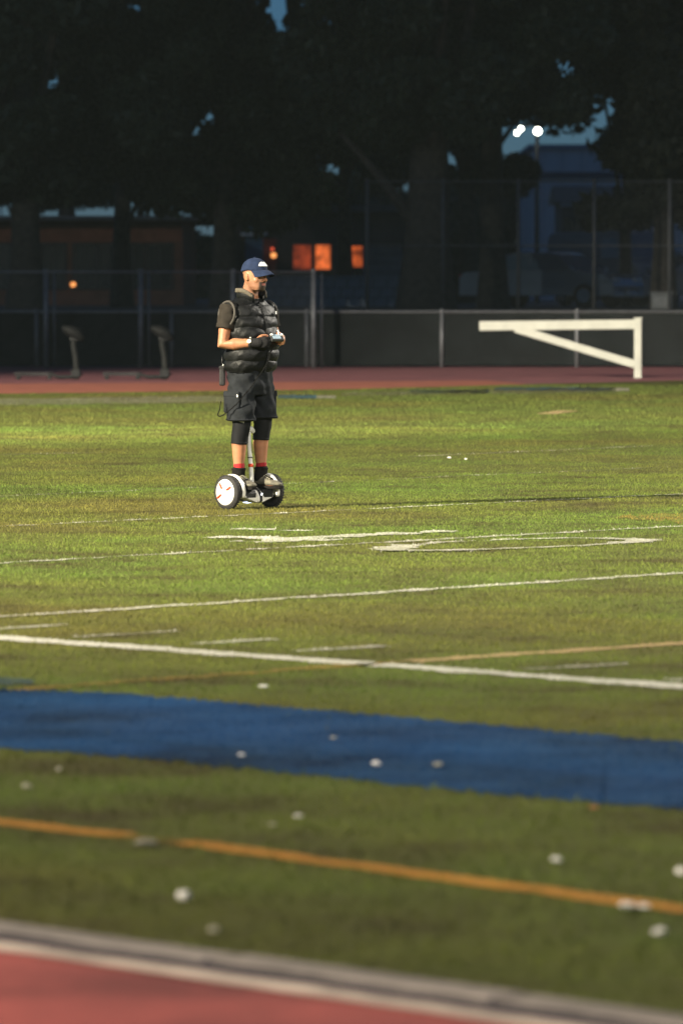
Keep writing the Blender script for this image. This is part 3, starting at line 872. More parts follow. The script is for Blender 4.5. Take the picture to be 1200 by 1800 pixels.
def tree(label, px, Y, trunk_r, height, crown_r, low, leafm, nclump, seed, lean=0.0, per=900, name='shade_tree', size=.17, skip_gap=False):
    rr = random.Random(seed)
    b = P(px, 512, Y)
    t = thing(name, label, 'tree', (b.x, Y, TZ), 0, 'trees behind the fence')
    mb = MB()
    hs = height * .62
    pts = [Vector((lean * (i/6) ** 1.5 + rr.uniform(-.08, .08) * i / 3, rr.uniform(-.08, .08) * i / 3, -.05 + hs * i / 6)) for i in range(7)]
    rad = [trunk_r * (1.28 if i == 0 else 1.0 - .62 * i / 6) for i in range(7)]
    mb.tube(pts, rad, 14, True)
    clumps = []
    tries = 0
    while len(clumps) < nclump and tries < nclump * 12:
        tries += 1
        # points through the crown's dome
        th = rr.uniform(0, 6.283); q = rr.random() ** .5; zz = rr.random()
        dome = math.sin(math.pi * min(1, .18 + .82 * zz)) ** .6 if zz > .1 else .75
        c = Vector((lean * .8 + math.cos(th) * q * crown_r * dome, math.sin(th) * q * crown_r * dome * .8, low + (height - low) * zz))
        r = rr.uniform(.55, 1.15)
        w = c + Vector((b.x, Y, TZ)); sx, sy = proj(w); pr = r * FPX / Y * .42
        if not skip_gap and any(((sx - gx) / (ga + pr)) ** 2 + ((sy - gy) / (gb_ + pr * .8)) ** 2 < 1 for gx, gy, ga, gb_ in GAPS): continue
        clumps.append((c, (r, r, r * rr.uniform(.5, .85))))
    # limbs reach into a share of the clumps
    for c, r in clumps[::max(1, len(clumps) // 16)]:
        k = rr.randint(2, 6); s = pts[k]
        if c.z < s.z: s = pts[max(1, k - 2)]
        mid = s.lerp(c, .5) + Vector((0, 0, .25 * rr.random()))
        r0 = rad[k] * .45
        mb.tube([s, mid, c], [r0, r0 * .6, r0 * .2], 7, True)
    mb.build('trunk', bark, t, True)
    link('crown', leaves_mesh('crown', clumps, per, size), leafm, t)
    return t
tree('broad dark tree at the left picture edge, trunk before the school wing', 45, 126, .42, 15, 4.6, 3.0, leaf_a, 150, 1)
tree('leafy tree whose low crown hangs over the school roof', 215, 138, .28, 16, 4.8, 4.2, leaf_b, 130, 2)
tree('dense dark tree directly behind the man, crown hanging low', 395, 131, .34, 16, 4.4, 2.7, leaf_a, 165, 3)
tree('slim tree between the two groups of orange windows', 606, 146, .24, 17, 4.2, 4.6, leaf_c, 120, 4)
tree('thickest dark tree with a broad trunk right of the orange windows', 748, 123, .62, 17, 5.0, 4.6, leaf_a, 190, 5, .3)
tree('dark tree with its trunk left of the lit lamp pole', 866, 129, .36, 16, 4.0, 4.2, leaf_c, 140, 6)
tree('loose leafed tree at the right picture edge with low branches', 1165, 125, .30, 15, 3.4, 2.2, leaf_b, 130, 7, per=650)
tree('small ragged tree in front of the pale gymnasium', 1100, 140, .20, 11, 2.6, 2.6, leaf_c, 60, 8, per=420)
tree('tall background tree filling the sky above the school wing', 120, 168, .35, 19, 6.0, 6.2, leaf_a, 170, 9)
tree('tall background tree above the hall roof', 520, 185, .35, 20, 6.2, 6.0, leaf_c, 190, 10)
tree('tall background tree behind the thickest trunk', 820, 178, .35, 20, 6.0, 4.4, leaf_a, 190, 11)
tree('tall background tree behind the right edge tree', 1240, 170, .35, 20, 5.4, 5.2, leaf_a, 150, 12)
tree('low leafy tree behind the school wing', 250, 205, .25, 12, 5.0, 4.3, leaf_c, 150, 13)
tree('low leafy tree behind the left end of the school wing', 40, 205, .25, 12, 5.0, 4.3, leaf_c, 150, 14)
# far dark wood closing the horizon
def wood():
    cl = []
    rr = random.Random(5)
    for i in range(420):
        x = rr.uniform(-34, 34); Y = rr.uniform(285, 305)
        z = rr.uniform(0, 3.4) if x < -6 else rr.uniform(0, 6.6)
        cl.append((Vector((x, Y, TZ + z)), (1.9, 1.9, 1.3)))
    me = leaves_mesh('far_wood', cl, 90, .42)
    o = link('far_wood', me, leaf_a); tag(o, 'far dark wood along the horizon behind the buildings', 'woodland', kind='stuff')
wood()
# ================================================================== STADIUM FLOODLIGHT MASTS (outside the frame; they light the field, the last one an added fill)
def mast(label, loc, lamps, face):
    t = thing('floodlight_mast', label, 'floodlight', loc, face, 'stadium floodlight masts')
    MB().cyl((0, 0, -.1), (0, 0, 30.6), .32, .14, 14).build('mast_pole', galv, t, True)
    for z in (29.2, 30.3): MB().box((0, -.2, z), (4.4, .14, .14)).build('crossarm', galv, t)
    for i in range(10):
        x = -1.9 + .95 * (i % 5); z = 29.0 if i < 5 else 30.1
        h = MB().box((x, -.42, z), (.55, .34, .5), Matrix.Rotation(R(-22), 3, 'X')).build('floodlight', dmet, t, bevel=.03)
        MB().box((x, -.60, z - .07), (.46, .02, .40), Matrix.Rotation(R(-22), 3, 'X')).build('lens', mat('flood_lens', (.9, .9, .85), .3, 0, 1, emit=(1, .95, .8), estr=8), h)
    Mw = Matrix.Translation(loc) @ Matrix.Rotation(face, 4, 'Z')
    for k, (aim, power, size, blend, colr) in enumerate(lamps):
        ld = bpy.data.lights.new('flood_beam', 'SPOT')
        ld.energy = power * FLOOD; ld.spot_size = R(size); ld.spot_blend = blend; ld.color = colr; ld.shadow_soft_size = .30
        lo = bpy.data.objects.new('flood_beam', ld); col.objects.link(lo)
        p = Mw @ Vector((-.5 + k * .5, -1.0, 29.6))
        lo.location = p
        lo.rotation_euler = (Vector(aim) - p).to_track_quat('-Z', 'Y').to_euler()
WARM = (1.0, .90, .68)
mast('tall floodlight mast left of the field, outside the picture', (-52, 4.0, 0),
     [((0, 46, 0), 7.4e5, 42, 1.0, WARM), ((-1, 78, 0), 1.1e6, 22, .6, (1.0, .90, .70)), ((0, 17, 0), 2.3e5, 50, 1.0, (1.0, .86, .68)), ((8, 200, 4), 4.0e4, 44, .9, (.92, 1.0, .92))], R(60))  # last beam is an added spill lamp lifting the dark background
mast('tall floodlight mast right of the field, outside the picture', (50, 74, 0),
     [((0, 40, 0), 2.4e5, 46, 1.0, (1.0, .93, .80))], R(-75))
mast('tall unseen floodlight mast added behind the camera as front fill', (34, -26, 0),
     [((0, 38, 0), 1.7e5, 30, 1.0, (1.0, .93, .80))], R(150))  # mast added as weak front fill on the man and scooter

# ================================================================== SELF-BALANCING SCOOTER
SX = G(438.5, 893.5); HEAD = R(45)
sw = mat('white_scooter_plastic', (.82, .80, .74), .35, .05, 6, coat=.2)
sb = mat('black_scooter_plastic', (.012, .012, .013), .5, .2, 20)
sg = mat('grey_aluminium_post', (.60, .60, .56), .5, .08, 10)
sr = mat('orange_red_trim', (.55, .055, .015), .5, .05, 6)
trub = mat('scooter_tyre', (.022, .021, .020), .8, .25, 40, bump=.4, bscale=90)
scoot = thing('self_balancing_scooter', 'white two wheeled self balancing scooter with orange marked wheels under the man', 'scooter', (SX.x, SX.y, 0), HEAD)
RW = .133
for s in (-1, 1):
    mb = MB(); prof = [(.006, .060), (.0, .095), (.004, .118), (.012, .128), (.024, RW), (.034, RW), (.046, .128), (.054, .118), (.058, .105), (.052, .060)]
    rings = []
    for x, r in prof:
        rings.append([Vector((s * (.206 + x), r * math.cos(2*math.pi*k/40), RW + r * math.sin(2*math.pi*k/40))) for k in range(40)])
    w = mb.loft(rings).build('wheel', trub, scoot, True)
    # tread blocks
    tb = MB()
    for k in range(36):
        a = 2*math.pi*(k + .5)/36
        M = Matrix.Rotation(a, 3, 'X')
        for dx, tw in ((.018, .018), (.040, .018)):
            tb.box(Vector((s * (.206 + dx), 0, RW)) + M @ Vector((0, 0, RW - .002)), (tw, .013, .006), M)
    tb.build('tread', trub, w)
    # domed white hub cap with three orange spoke marks
    hc = MB(); rr = []
    for x, r in ((.046, .104), (.057, .103), (.062, .096), (.067, .070), (.070, .038), (.071, .010)):
        rr.append([Vector((s * (.206 + x), r * math.cos(2*math.pi*k/36), RW + r * math.sin(2*math.pi*k/36))) for k in range(36)])
    h = hc.loft(rr).build('hub_cap', sw, w, True)
    for ang in (126, 31, 212):
        a = R(ang)
        for r0, r1, x0, x1 in ((.036, .086, .0745, .0700),):
            c0 = Vector((s * (.206 + x0), s * r0 * math.cos(a), RW + r0 * math.sin(a))); c1 = Vector((s * (.206 + x1), s * r1 * math.cos(a), RW + r1 * math.sin(a)))
            d = c1 - c0; M = d.to_track_quat('Z', 'X').to_matrix()
            MB().box((c0 + c1) / 2, (.013, .013, d.length), M).build('spoke_mark', sr, w, bevel=.002)
    # fender arch just inboard of the wheel, with its inner wall
    fm = MB(); rings = []
    for k in range(25):
        a = R(-18 + 190 * k / 24)
        y, z = -math.cos(a), math.sin(a)
        for_r = []
        ro = .138 + .002 * math.sin(a)
        for (x, r) in ((.168, ro - .014), (.168, ro - .004), (.175, ro), (.198, ro), (.202, ro - .004), (.202, ro - .012)):
            for_r.append(Vector((s * x, y * r, RW + z * r)))
        rings.append(for_r)
    fo = fm.loft(rings).build('fender', sw, scoot, True)
    vs = [(s * .176, 0, RW)] + [(s * .176, -math.cos(R(-18 + 190*k/24)) * .130, RW + math.sin(R(-18 + 190*k/24)) * .130) for k in range(25)]
    vs += [(s * .188, p[1], p[2]) for p in vs]
    fs = [(0, k, k+1) for k in range(1, 25)] + [(26, 26+k+1, 26+k) for k in range(1, 25)] + [(k, k+1, 26+k+1, 26+k) for k in range(1, 25)]
    MB().add(vs, fs).build('fender_wall', sw, scoot)
    # foot plate
    MB().box((s * .092, -.005, .130), (.108, .215, .032)).build('foot_mat', sb, scoot, bevel=.008)
    for k in range(5):
        MB().box((s * .092, -.085 + .04 * k, .147), (.090, .010, .005)).build('mat_rib', sb, scoot)
    MB().box((s * .092, -.112, .108), (.105, .014, .046)).build('front_guard', sb, scoot, bevel=.006)
    MB().cyl((s * .03, 0, .085), (s * .2, 0, .105), .032, n=14).build('axle_housing', sb, scoot, True)
MB().prism([(-.149, .104), (-.149, .088), (-.035, .050), (.035, .050), (.149, .088), (.149, .104)], 1, -.118, .11).build('belly_shell', sw, scoot, bevel=.008)
# central hump with the black strip running down its nose
hump = [(.10, .098), (.075, .150), (.02, .178), (-.05, .172), (-.10, .140), (-.128, .100), (-.132, .060), (-.11, .046), (.0, .046), (.10, .060)]
MB().prism(hump, 0, -.034, .034).build('centre_hump', sw, scoot, bevel=.012)
strip_r = []
for (y, z) in hump[1:8]:
    strip_r.append([Vector((-.012, y, z)), Vector((.012, y, z)), Vector((.012, y - .004 if y < 0 else y, z + .005)), Vector((-.012, y - .004 if y < 0 else y, z + .005))])
MB().loft(strip_r).build('nose_strip', sb, scoot)
MB().box((0, -.139, .115), (.014, .006, .018), Matrix.Rotation(R(20), 3, 'X')).build('status_light', mat('status_light', (.9, .9, .9), .3, 0, 1, emit=(.9, .95, 1), estr=1.6), scoot)
MB().box((.0, .02, .0445), (.05, .05, .002)).build('added_underglow', mat('cool_glow', (.8, .85, .95), .3, 0, 1, emit=(.62, .72, 1.0), estr=10.0), scoot)  # glow plate added to tint the turf below bluish
# steering post
MB().tube([(0, -.005, .15), (0, -.022, .22), (0, -.018, .30), (0, .0, .46), (0, .006, .60)], [.026, .021, .019, .018, .018], 12, flat=.8).build('steering_post', sg, scoot, True)
MB().cyl((0, -.0165, .325), (0, -.0145, .350), .0215, n=14).build('post_mark', sr, scoot, True)
MB().cyl((0, -.008, .395), (0, -.007, .402), .021, n=14).build('post_joint', sb, scoot, True)
MB().tube([(-.04, .006, .605), (-.015, .004, .622), (.015, .004, .622), (.04, .006, .605)], [.022, .026, .026, .022], 12).build('knee_pad', sg, scoot, True)

# ================================================================== PERSON
SOLE = .150
off = Vector((.007, .031, 0))
person = thing('person', 'man in navy cap, black padded vest and dark cargo shorts standing on the scooter', 'person', (SX.x + off.x, SX.y + off.y, SOLE), HEAD)
skin_c = np.array([.36, .160, .082])
def sup(cx, cy, z, rx, ry, n=48, e=2.3, tilt=0.0):
    out = []
    for k in range(n):
        a = 2*math.pi*k/n; c, s_ = math.cos(a), math.sin(a)
        out.append(Vector((cx + rx * math.copysign(abs(c) ** (2/e), c), cy + ry * math.copysign(abs(s_) ** (2/e), s_), z + tilt * s_)))
    return out
def keyed(keys, z):
    zs = [k[0] for k in keys]
    return [float(np.interp(z, zs, [k[i] for k in keys])) for i in range(1, len(keys[0]))]

HC = Vector((.0, -.050, 1.672))
HM = Matrix.Translation(HC) @ Matrix.Rotation(R(5), 4, 'Z') @ Matrix.Rotation(R(3), 4, 'X')
def Hp(x, y, z): return HM @ Vector((x, y, z))

body = MB()
# head
hk = [(-.120, -.058, .022, .020), (-.110, -.048, .046, .046), (-.085, -.030, .062, .070), (-.055, -.014, .070, .085), (-.02, -.004, .076, .093),
      (.012, .0, .079, .097), (.045, .004, .081, .100), (.075, .006, .077, .095), (.098, .006, .062, .078), (.113, .006, .038, .048), (.120, .006, .012, .015)]
body.loft([[HM @ q for q in sup(0, cy, z, rx, ry, 28, 2.2)] for z, cy, rx, ry in hk])
body.tube([Hp(0, -.088, .016), Hp(0, -.104, -.008), Hp(0, -.117, -.030)], [.009, .011, .015], 10)          # nose
for s in (-1, 1):
    body.ellipsoid(Hp(s * .014, -.103, -.035), (.010, .012, .009), 8, 6)                                    # nostrils
    body.ellipsoid(Hp(s * .030, -.084, .024), (.026, .014, .009), 10, 6)                                   # brow
    body.ellipsoid(Hp(s * .045, -.058, -.032), (.026, .026, .026), 10, 8)                                   # cheek
    body.ellipsoid(Hp(s * .083, .012, -.012), (.010, .021, .033), 10, 8, Matrix.Rotation(R(-12), 3, 'X'))  # ear
    body.ellipsoid(Hp(s * .088, .004, -.004), (.008, .012, .020), 8, 6)
body.ellipsoid(Hp(0, -.090, -.055), (.028, .012, .008), 10, 6); body.ellipsoid(Hp(0, -.088, -.071), (.024, .012, .008), 10, 6)
body.ellipsoid(Hp(0, -.074, -.102), (.030, .026, .018), 10, 8)
# neck and torso
body.tube([Hp(0, .020, -.05), Vector((0, .0, 1.56)), Vector((0, .012, 1.48))], [.060, .062, .078], 18)
tk = [(.86, .0, .145, .105), (.95, .0, .150, .115), (1.10, -.012, .175, .150), (1.25, -.005, .185, .140), (1.38, .005, .185, .115), (1.45, .010, .13, .085), (1.49, .012, .07, .06)]
body.loft([sup(0, cy, z, rx, ry, 28) for z, cy, rx, ry in tk])
# legs
HIP = {s: Vector((s * .098, .0, .90)) for s in (-1, 1)}
KNEE = {-1: Vector((-.118, -.024, .50)), 1: Vector((.118, -.018, .50))}
ANK = {-1: Vector((-.112, .020, .085)), 1: Vector((.118, .006, .085))}
for s in (-1, 1):
    calf = KNEE[s].lerp(ANK[s], .35) + Vector((0, .016, 0))
    body.tube([HIP[s], HIP[s].lerp(KNEE[s], .5), KNEE[s], calf, KNEE[s].lerp(ANK[s], .7) + Vector((0, .004, 0)), ANK[s]], [.066, .070, .058, .060, .044, .037], 16)
    body.tube([ANK[s] + Vector((0, .03, -.03)), ANK[s] + Vector((s * .012, -.14, -.055))], [.034, .030], 10)
# arms
SH = {-1: Vector((-.212, .030, 1.405)), 1: Vector((.212, .028, 1.405))}
ELB = {-1: Vector((-.262, .036, 1.132)), 1: Vector((.272, .0, 1.150))}
WR = {-1: Vector((-.128, -.185, 1.150)), 1: Vector((.125, -.205, 1.172))}
for s in (-1, 1):
    fmid = ELB[s].lerp(WR[s], .35)
    body.tube([SH[s] * .93 + Vector((0, 0, .09)), SH[s], SH[s].lerp(ELB[s], .5), ELB[s], fmid, ELB[s].lerp(WR[s], .7), WR[s]], [.048, .054, .052, .047, .048, .038, .030], 16, flat=1.0)
# hands: palm, four jointed fingers of unequal length, thumb from the side of the palm
HD = {-1: Vector((.52, -.85, .03)).normalized(), 1: Vector((-.42, -.90, -.02)).normalized()}
HN = {-1: Vector((.85, .52, 0)), 1: Vector((-.90, .42, 0))}
def hand(mb, s, grow=0.0, segs=3, thumb=True):
    w, d = WR[s], HD[s]; n = (HN[s] - d * HN[s].dot(d)).normalized(); u = Vector((0, 0, 1)); u = (u - d * u.dot(d) - n * u.dot(n)).normalized()
    M = Matrix((n, d, u)).transposed()
    mb.ellipsoid(w + d * .052, (.017 + grow, .056 + grow, .042 + grow), 14, 10, M)
    mb.tube([w, w + d * .03], [.030 + grow, .030 + grow], 12)
    for i, (o, ln) in enumerate(((.030, .95), (.010, 1.06), (-.010, 1.0), (-.029, .80))):
        p = w + d * (.088 - .006 * abs(i - 1)) + u * o
        ang = 0; pts = [p - d * .03, p]; rad = [.0095 + grow, .0105 + grow]
        for j, (L, bend) in enumerate(((.040, 42), (.026, 58), (.021, 42))[:segs]):
            ang += R(bend)
            dirv = d * math.cos(ang) + n * math.sin(ang) + u * (.03 * (1 - i))
            p = p + dirv.normalized() * L * ln
            pts.append(p); rad.append(.0100 - .0010 * j + grow)
        mb.tube(pts, rad, 10)
    if thumb:
        b = w + d * .022 + u * .028 + n * .006
        p1 = b + (d * .70 + u * .62 + n * .35).normalized() * .040
        p2 = p1 + (d * .80 + u * .05 + n * .60).normalized() * .032
        p3 = p2 + (d * .60 - u * .15 + n * .75).normalized() * .024
        mb.tube([b, p1, p2, p3], [.016 + grow, .0125 + grow, .0110 + grow, .0085 + grow], 10)
for s in (-1, 1): hand(body, s)
me = remesh(body, 'body', .0055, 5)
# skin tone with goatee, stubble, brows and lips as the skin's own colours
n = len(me.vertices); co = np.empty(n * 3, np.float32); me.vertices.foreach_get('co', co); co = co.reshape(-1, 3)
inv = np.array(HM.inverted()); hl = co @ inv[:3, :3].T + inv[:3, 3]
cl = np.tile(skin_c, (n, 1)) * (1 + .12 * vnoise(co[:, 0] * 9, co[:, 2] * 9, 1, 4)[:, None])
def blendc(mask, c):
    global cl
    cl = cl * (1 - mask[:, None]) + np.array(c)[None] * mask[:, None]
def soft(v, a, b): return np.clip((v - a) / (b - a), 0, 1)
onhead = (hl[:, 2] > -.14) & (hl[:, 2] < .13) & (np.abs(hl[:, 0]) < .1) & (np.abs(hl[:, 1]) < .14)
front = soft(-hl[:, 1], .05, .07)
blendc(onhead * soft(-hl[:, 2], .03, .06) * .45, (.13, .08, .06))                                    # stubble over the jaw
gt = front * soft(.046 - np.abs(hl[:, 0]), 0, .010) * soft(-hl[:, 2], .038, .046)
blendc(onhead * gt * .95, (.030, .020, .015))                                                         # goatee and moustache
lip = soft(-hl[:, 1], .085, .092) * soft(.024 - np.abs(hl[:, 0]), 0, .006) * soft(.011 - np.abs(hl[:, 2] + .063), 0, .005)
blendc(onhead * lip, (.33, .12, .10))
brow = soft(-hl[:, 1], .07, .08) * soft(.008 - np.abs(hl[:, 2] - .026), 0, .004) * soft(np.abs(hl[:, 0]), .008, .014)
blendc(onhead * brow * .85, (.06, .04, .03))
eye = soft(-hl[:, 1], .065, .075) * soft(.0075 - np.abs(hl[:, 2] - .006), 0, .003) * soft(.014 - np.abs(np.abs(hl[:, 0]) - .032), 0, .005)
blendc(onhead * eye * .9, (.05, .035, .03))
hair = soft(hl[:, 1], .005, .02) * soft(hl[:, 2], -.03, -.0) * soft(.076 - np.abs(hl[:, 0]), -.01, .004)
blendc(onhead * hair * .55, (.10, .07, .05))
ca = me.color_attributes.new('Col', 'FLOAT_COLOR', 'POINT')
ca.data.foreach_set('color', np.concatenate([cl, np.ones((n, 1))], 1).astype(np.float32).ravel())
sk = bpy.data.materials.new('skin'); sk.use_nodes = True
b_ = sk.node_tree.nodes['Principled BSDF']
an = sk.node_tree.nodes.new('ShaderNodeVertexColor'); an.layer_name = 'Col'
sk.node_tree.links.new(an.outputs['Color'], b_.inputs['Base Color'])
b_.inputs['Roughness'].default_value = .5; b_.inputs['Subsurface Weight'].default_value = .08; b_.inputs['Subsurface Radius'].default_value = (.02, .008, .005)
link('body', me, sk, person)
for s in (-1, 1):
    e = MB().ellipsoid(Hp(s * .031, -.0865, .005), (.011, .009, .0075), 10, 8).build('eye', mat('eye_dark', (.10, .08, .07), .2, .2, 60), person, True)

# ---- cap
navy = mat('navy_cap_cloth', (.016, .026, .060), .9, .2, 30, bump=.2, bscale=160, spec=.15)
capm = MB(); rings = []
CZ = .046
for j in range(15):
    ph = math.pi / 2 * (j / 14) * .985
    rr = math.cos(ph) ** .80; zz = CZ + .094 * math.sin(ph) ** 1.0
    ring = []
    for k in range(48):
        a = 2*math.pi*k/48
        seam = 1 - .012 * (abs(math.cos(3 * a)) ** 14)
        back = .010 * max(0, math.sin(a))
        ring.append(Hp(.089 * rr * seam * math.cos(a), .004 + (.111 + back) * rr * seam * math.sin(a), zz - (.020 * max(0, math.sin(a)) * (1 - j/14)) - .004 * (1 - j/14)))
    rings.append(ring)
rings = [[Hp(*(HM.inverted() @ q) * Vector((.965, .965, 1))) if False else (q + (HC + Vector((0, 0, .06)) - q) * .03) for q in rings[0]]] + rings
capo = capm.loft(rings).build('cap', navy, person, True)
MB().ellipsoid(Hp(0, .006, .143), (.008, .008, .005), 10, 6).build('cap_button', navy, capo, True)
bm_ = MB(); top, bot = [], []
for i in range(17):
    a = R(-72 + 144 * i / 16)
    row_t, row_b = [], []
    for j in range(7):
        u = j / 6
        x0, y0 = .088 * math.sin(a), -.107 * math.cos(a)
        ext_ = .078 * (math.cos(a * .98) ** .55 if abs(a) < R(85) else 0)
        x = x0 * (1 + .02 * u); y = y0 - ext_ * u
        z = CZ + .006 - .020 * u * u - .010 * u - .62 * (x * x) * (.35 + .65 * u) / .09 * .55
        row_t.append(Hp(x, y, z)); row_b.append(Hp(x, y, z - .005))
    top.append(row_t); bot.append(row_b)
vs = [p for r in top for p in r] + [p for r in bot for p in r]; N = 17 * 7; fs = []
for i in range(16):
    for j in range(6):
        q = (i*7+j, i*7+j+1, (i+1)*7+j+1, (i+1)*7+j); fs += [q, tuple(N + k for k in q[::-1])]
    fs += [(i*7+6, N+i*7+6, N+(i+1)*7+6, (i+1)*7+6), (i*7, (i+1)*7, N+(i+1)*7, N+i*7)]
for j in range(6): fs += [(j, N+j, N+j+1, j+1), (16*7+j, 16*7+j+1, N+16*7+j+1, N+16*7+j)]
bm_.add(vs, fs).build('brim', navy, capo, True)
# white emblem on the front of the cap: a low rounded shape with two peaks
def on_cap(a, zz):
    ph = math.asin(min(.98, (zz - CZ) / .094)); rr = math.cos(ph) ** .80
    return Hp(.091 * rr * math.cos(a), .004 + .114 * rr * math.sin(a), zz + .002)
em = MB(); o_t, o_b = [], []
sh = [(-.66, .0, .008), (-.52, .0, .026), (-.34, .001, .034), (-.18, .0, .030), (.0, .001, .035), (.14, .0, .026), (.24, .0, .016), (.32, .003, .009)]
vs = []; fs = []
for a, z0, z1 in sh:
    vs += [on_cap(-math.pi/2 + a, CZ + .030 + z0), on_cap(-math.pi/2 + a, CZ + .030 + z1)]
for i in range(len(sh) - 1): fs.append((2*i, 2*i+2, 2*i+3, 2*i+1))
eo = em.add(vs, fs).build('cap_emblem', mat('white_emblem', (.80, .80, .78), .7, .05, 30), capo)
sd = eo.modifiers.new('t', 'SOLIDIFY'); sd.thickness = .003; sd.offset = 1

# ---- padded vest
vm = mat('black_padded_nylon', (.0052, .0058, .0064), .52, .25, 14, bump=.35, bscale=55, spec=.22)
vk = [(.915, .000, .192, .152), (.95, .000, .206, .166), (1.02, -.010, .212, .176), (1.10, -.016, .214, .182), (1.20, -.012, .216, .176), (1.30, -.002, .220, .164), (1.37, .006, .222, .152),
      (1.415, .012, .214, .136), (1.445, .014, .190, .122), (1.468, .012, .155, .110), (1.487, .008, .118, .102), (1.500, .002, .098, .098)]
mb = MB(); rings = []
nz = 96
for i in range(nz + 1):
    z = .915 + (1.500 - .915) * i / nz
    cy, rx, ry = keyed(vk, z)
    bul = .017 * abs(math.sin(math.pi * (z - .920) / .0865)) ** .6 - .008 if z < 1.353 else (.021 * abs(math.sin(math.pi * (z - 1.353) / .11)) ** .6 * .55 - .004 if z < 1.44 else 0)
    ring = []
    for k in range(88):
        a = 2*math.pi*k/88
        seam = 0.0
        for sa in (-90, -168, -12, 90):            # zip, side seams, back seam pull the padding in
            dd = abs((math.degrees(a) - sa + 180) % 360 - 180)
            seam = max(seam, math.exp(-(dd / 5.5) ** 2))
        wr = .0030 * math.sin(a * 23 + z * 60) * math.sin(z * 131 + a * 7) + .0012 * math.sin(a * 11 - z * 90)
        rr_ = (bul + wr) * (1 - .75 * seam)
        c_, s_ = math.cos(a), math.sin(a); e = 2.35
        ring.append(Vector(((rx + rr_) * math.copysign(abs(c_) ** (2/e), c_), cy + (ry + rr_) * math.copysign(abs(s_) ** (2/e), s_), z + .004 * math.sin(a * 5 + z * 40) - .012 * max(0, -s_) * (1 if z > 1.44 else 0))))
    rings.append(ring)
vest = mb.loft(rings).build('vest', vm, person, True)
# stand collar, open at the throat, with a light lining
cm = MB(); inner = MB()
def collar(mb, r0, r1, z0, z1, sgn):
    rings = []
    for k in range(41):
        a = R(-90 + 30 + 300 * k / 40)
        dropf = max(0, -math.sin(a)) ** 2
        flare = 1.0
        p0 = Vector((r0 * math.cos(a), .002 + r0 * 1.02 * math.sin(a) - .004, z0 - .034 * dropf))
        p1 = Vector((r1 * math.cos(a) * (1 + .10 * dropf), -.006 + r1 * 1.05 * math.sin(a), z1 - .070 * dropf))
        p1i = Vector((p1.x * .93, p1.y * .93, p1.z)); p0i = Vector((p0.x * .90, p0.y * .90, p0.z))
        rings.append([p0, p0.lerp(p1, .5) * 1.0 + Vector((math.cos(a), math.sin(a), 0)) * .008, p1, p1i, p0i])
    mb.loft(rings)
collar(cm, .101, .106, 1.480, 1.572, 1)
co_ = cm.build('collar', vm, vest, True)
lin = MB(); rings = []
for k in range(33):
    a = R(-90 + 36 + 288 * k / 32); dropf = max(0, -math.sin(a)) ** 2
    r1 = .1085
    p1 = Vector((r1 * math.cos(a) * (1 + .10 * dropf), -.006 + r1 * 1.05 * math.sin(a), 1.570 - .070 * dropf))
    oc = Vector((math.cos(a), math.sin(a), 0))
    rings.append([p1 + Vector((0, 0, .006)), p1 + oc * .010 + Vector((0, 0, .001)), p1 + oc * .013 - Vector((0, 0, .028)), p1 + oc * .004 - Vector((0, 0, .030))])
lin.loft(rings).build('collar_lining', mat('tan_fleece_lining', (.09, .078, .058), .95, .2, 40), vest, True)
# zip and chest emblem
zp = MB()
for i in range(30):
    z = .925 + .54 * i / 29; cy, rx, ry = keyed(vk, z)
    zp.box((0, cy - ry - .004, z), (.012, .010, .0145))
zp.build('zip', mat('black_zip', (.02, .02, .022), .35, .1, 50, metal=.3), vest)
z = 1.375; cy, rx, ry = keyed(vk, z)
a = R(-52); px_ = (rx + .012) * math.cos(a); py_ = cy - (ry + .016) * abs(math.sin(a)) ** (2/2.35)
ang = math.atan2(math.cos(a) * ry, 1) 
emb = MB()
for i, (w_, dz) in enumerate(((.030, .0), (.024, .009), (.014, .017))): emb.box((0, 0, dz), (w_, .004, .006))
eo = emb.build('chest_emblem', mat('white_emblem', (.8, .8, .78), .7), vest); eo.location = (px_ + .002, py_ - .012, z); eo.rotation_euler = (0, 0, R(30))
for s in (-1, 1):   # armhole edge
    ring = []
    for k in range(28):
        a = 2*math.pi*k/28
        ring.append(Vector((s * (.222 - .012 * math.sin(a) + .010), .022 + .088 * math.cos(a), 1.372 + .098 * math.sin(a))))
    ring.append(ring[0]); 
    MB().tube(ring, .0105, 8, False, up=Vector((1, 0, 0))).build('armhole_trim', mat('grey_trim', (.04, .035, .029), .7, .15, 30), vest, True)
    # shoulder cap of the vest
    MB().ellipsoid((s * .196, .020, 1.425), (.050, .082, .048), 18, 10).build('shoulder_panel', vm, vest, True)

# ---- T-shirt sleeves
tm = mat('charcoal_tshirt', (.028, .024, .020), .95, .15, 20, bump=.25, bscale=60, spec=.1)
for s in (-1, 1):
    a, b = SH[s] + Vector((-s * .02, 0, .03)), SH[s].lerp(ELB[s], .56)
    mb = MB(); rings = []
    d = (b - a).normalized(); u = d.orthogonal().normalized(); v = d.cross(u)
    for i in range(15):
        t = i / 14; c = a.lerp(b, t); r = .076 - .004 * t
        rings.append([c + (u * math.cos(q) + v * math.sin(q)) * (r + .003 * math.sin(q * 5 + t * 9) + .0025 * math.sin(q * 3 - t * 17)) for q in [2*math.pi*k/32 for k in range(32)]])
    rings.append([b + (q - b) * .80 - d * .004 for q in rings[-1]])
    mb.loft(rings).build('tshirt_sleeve', tm, person, True)

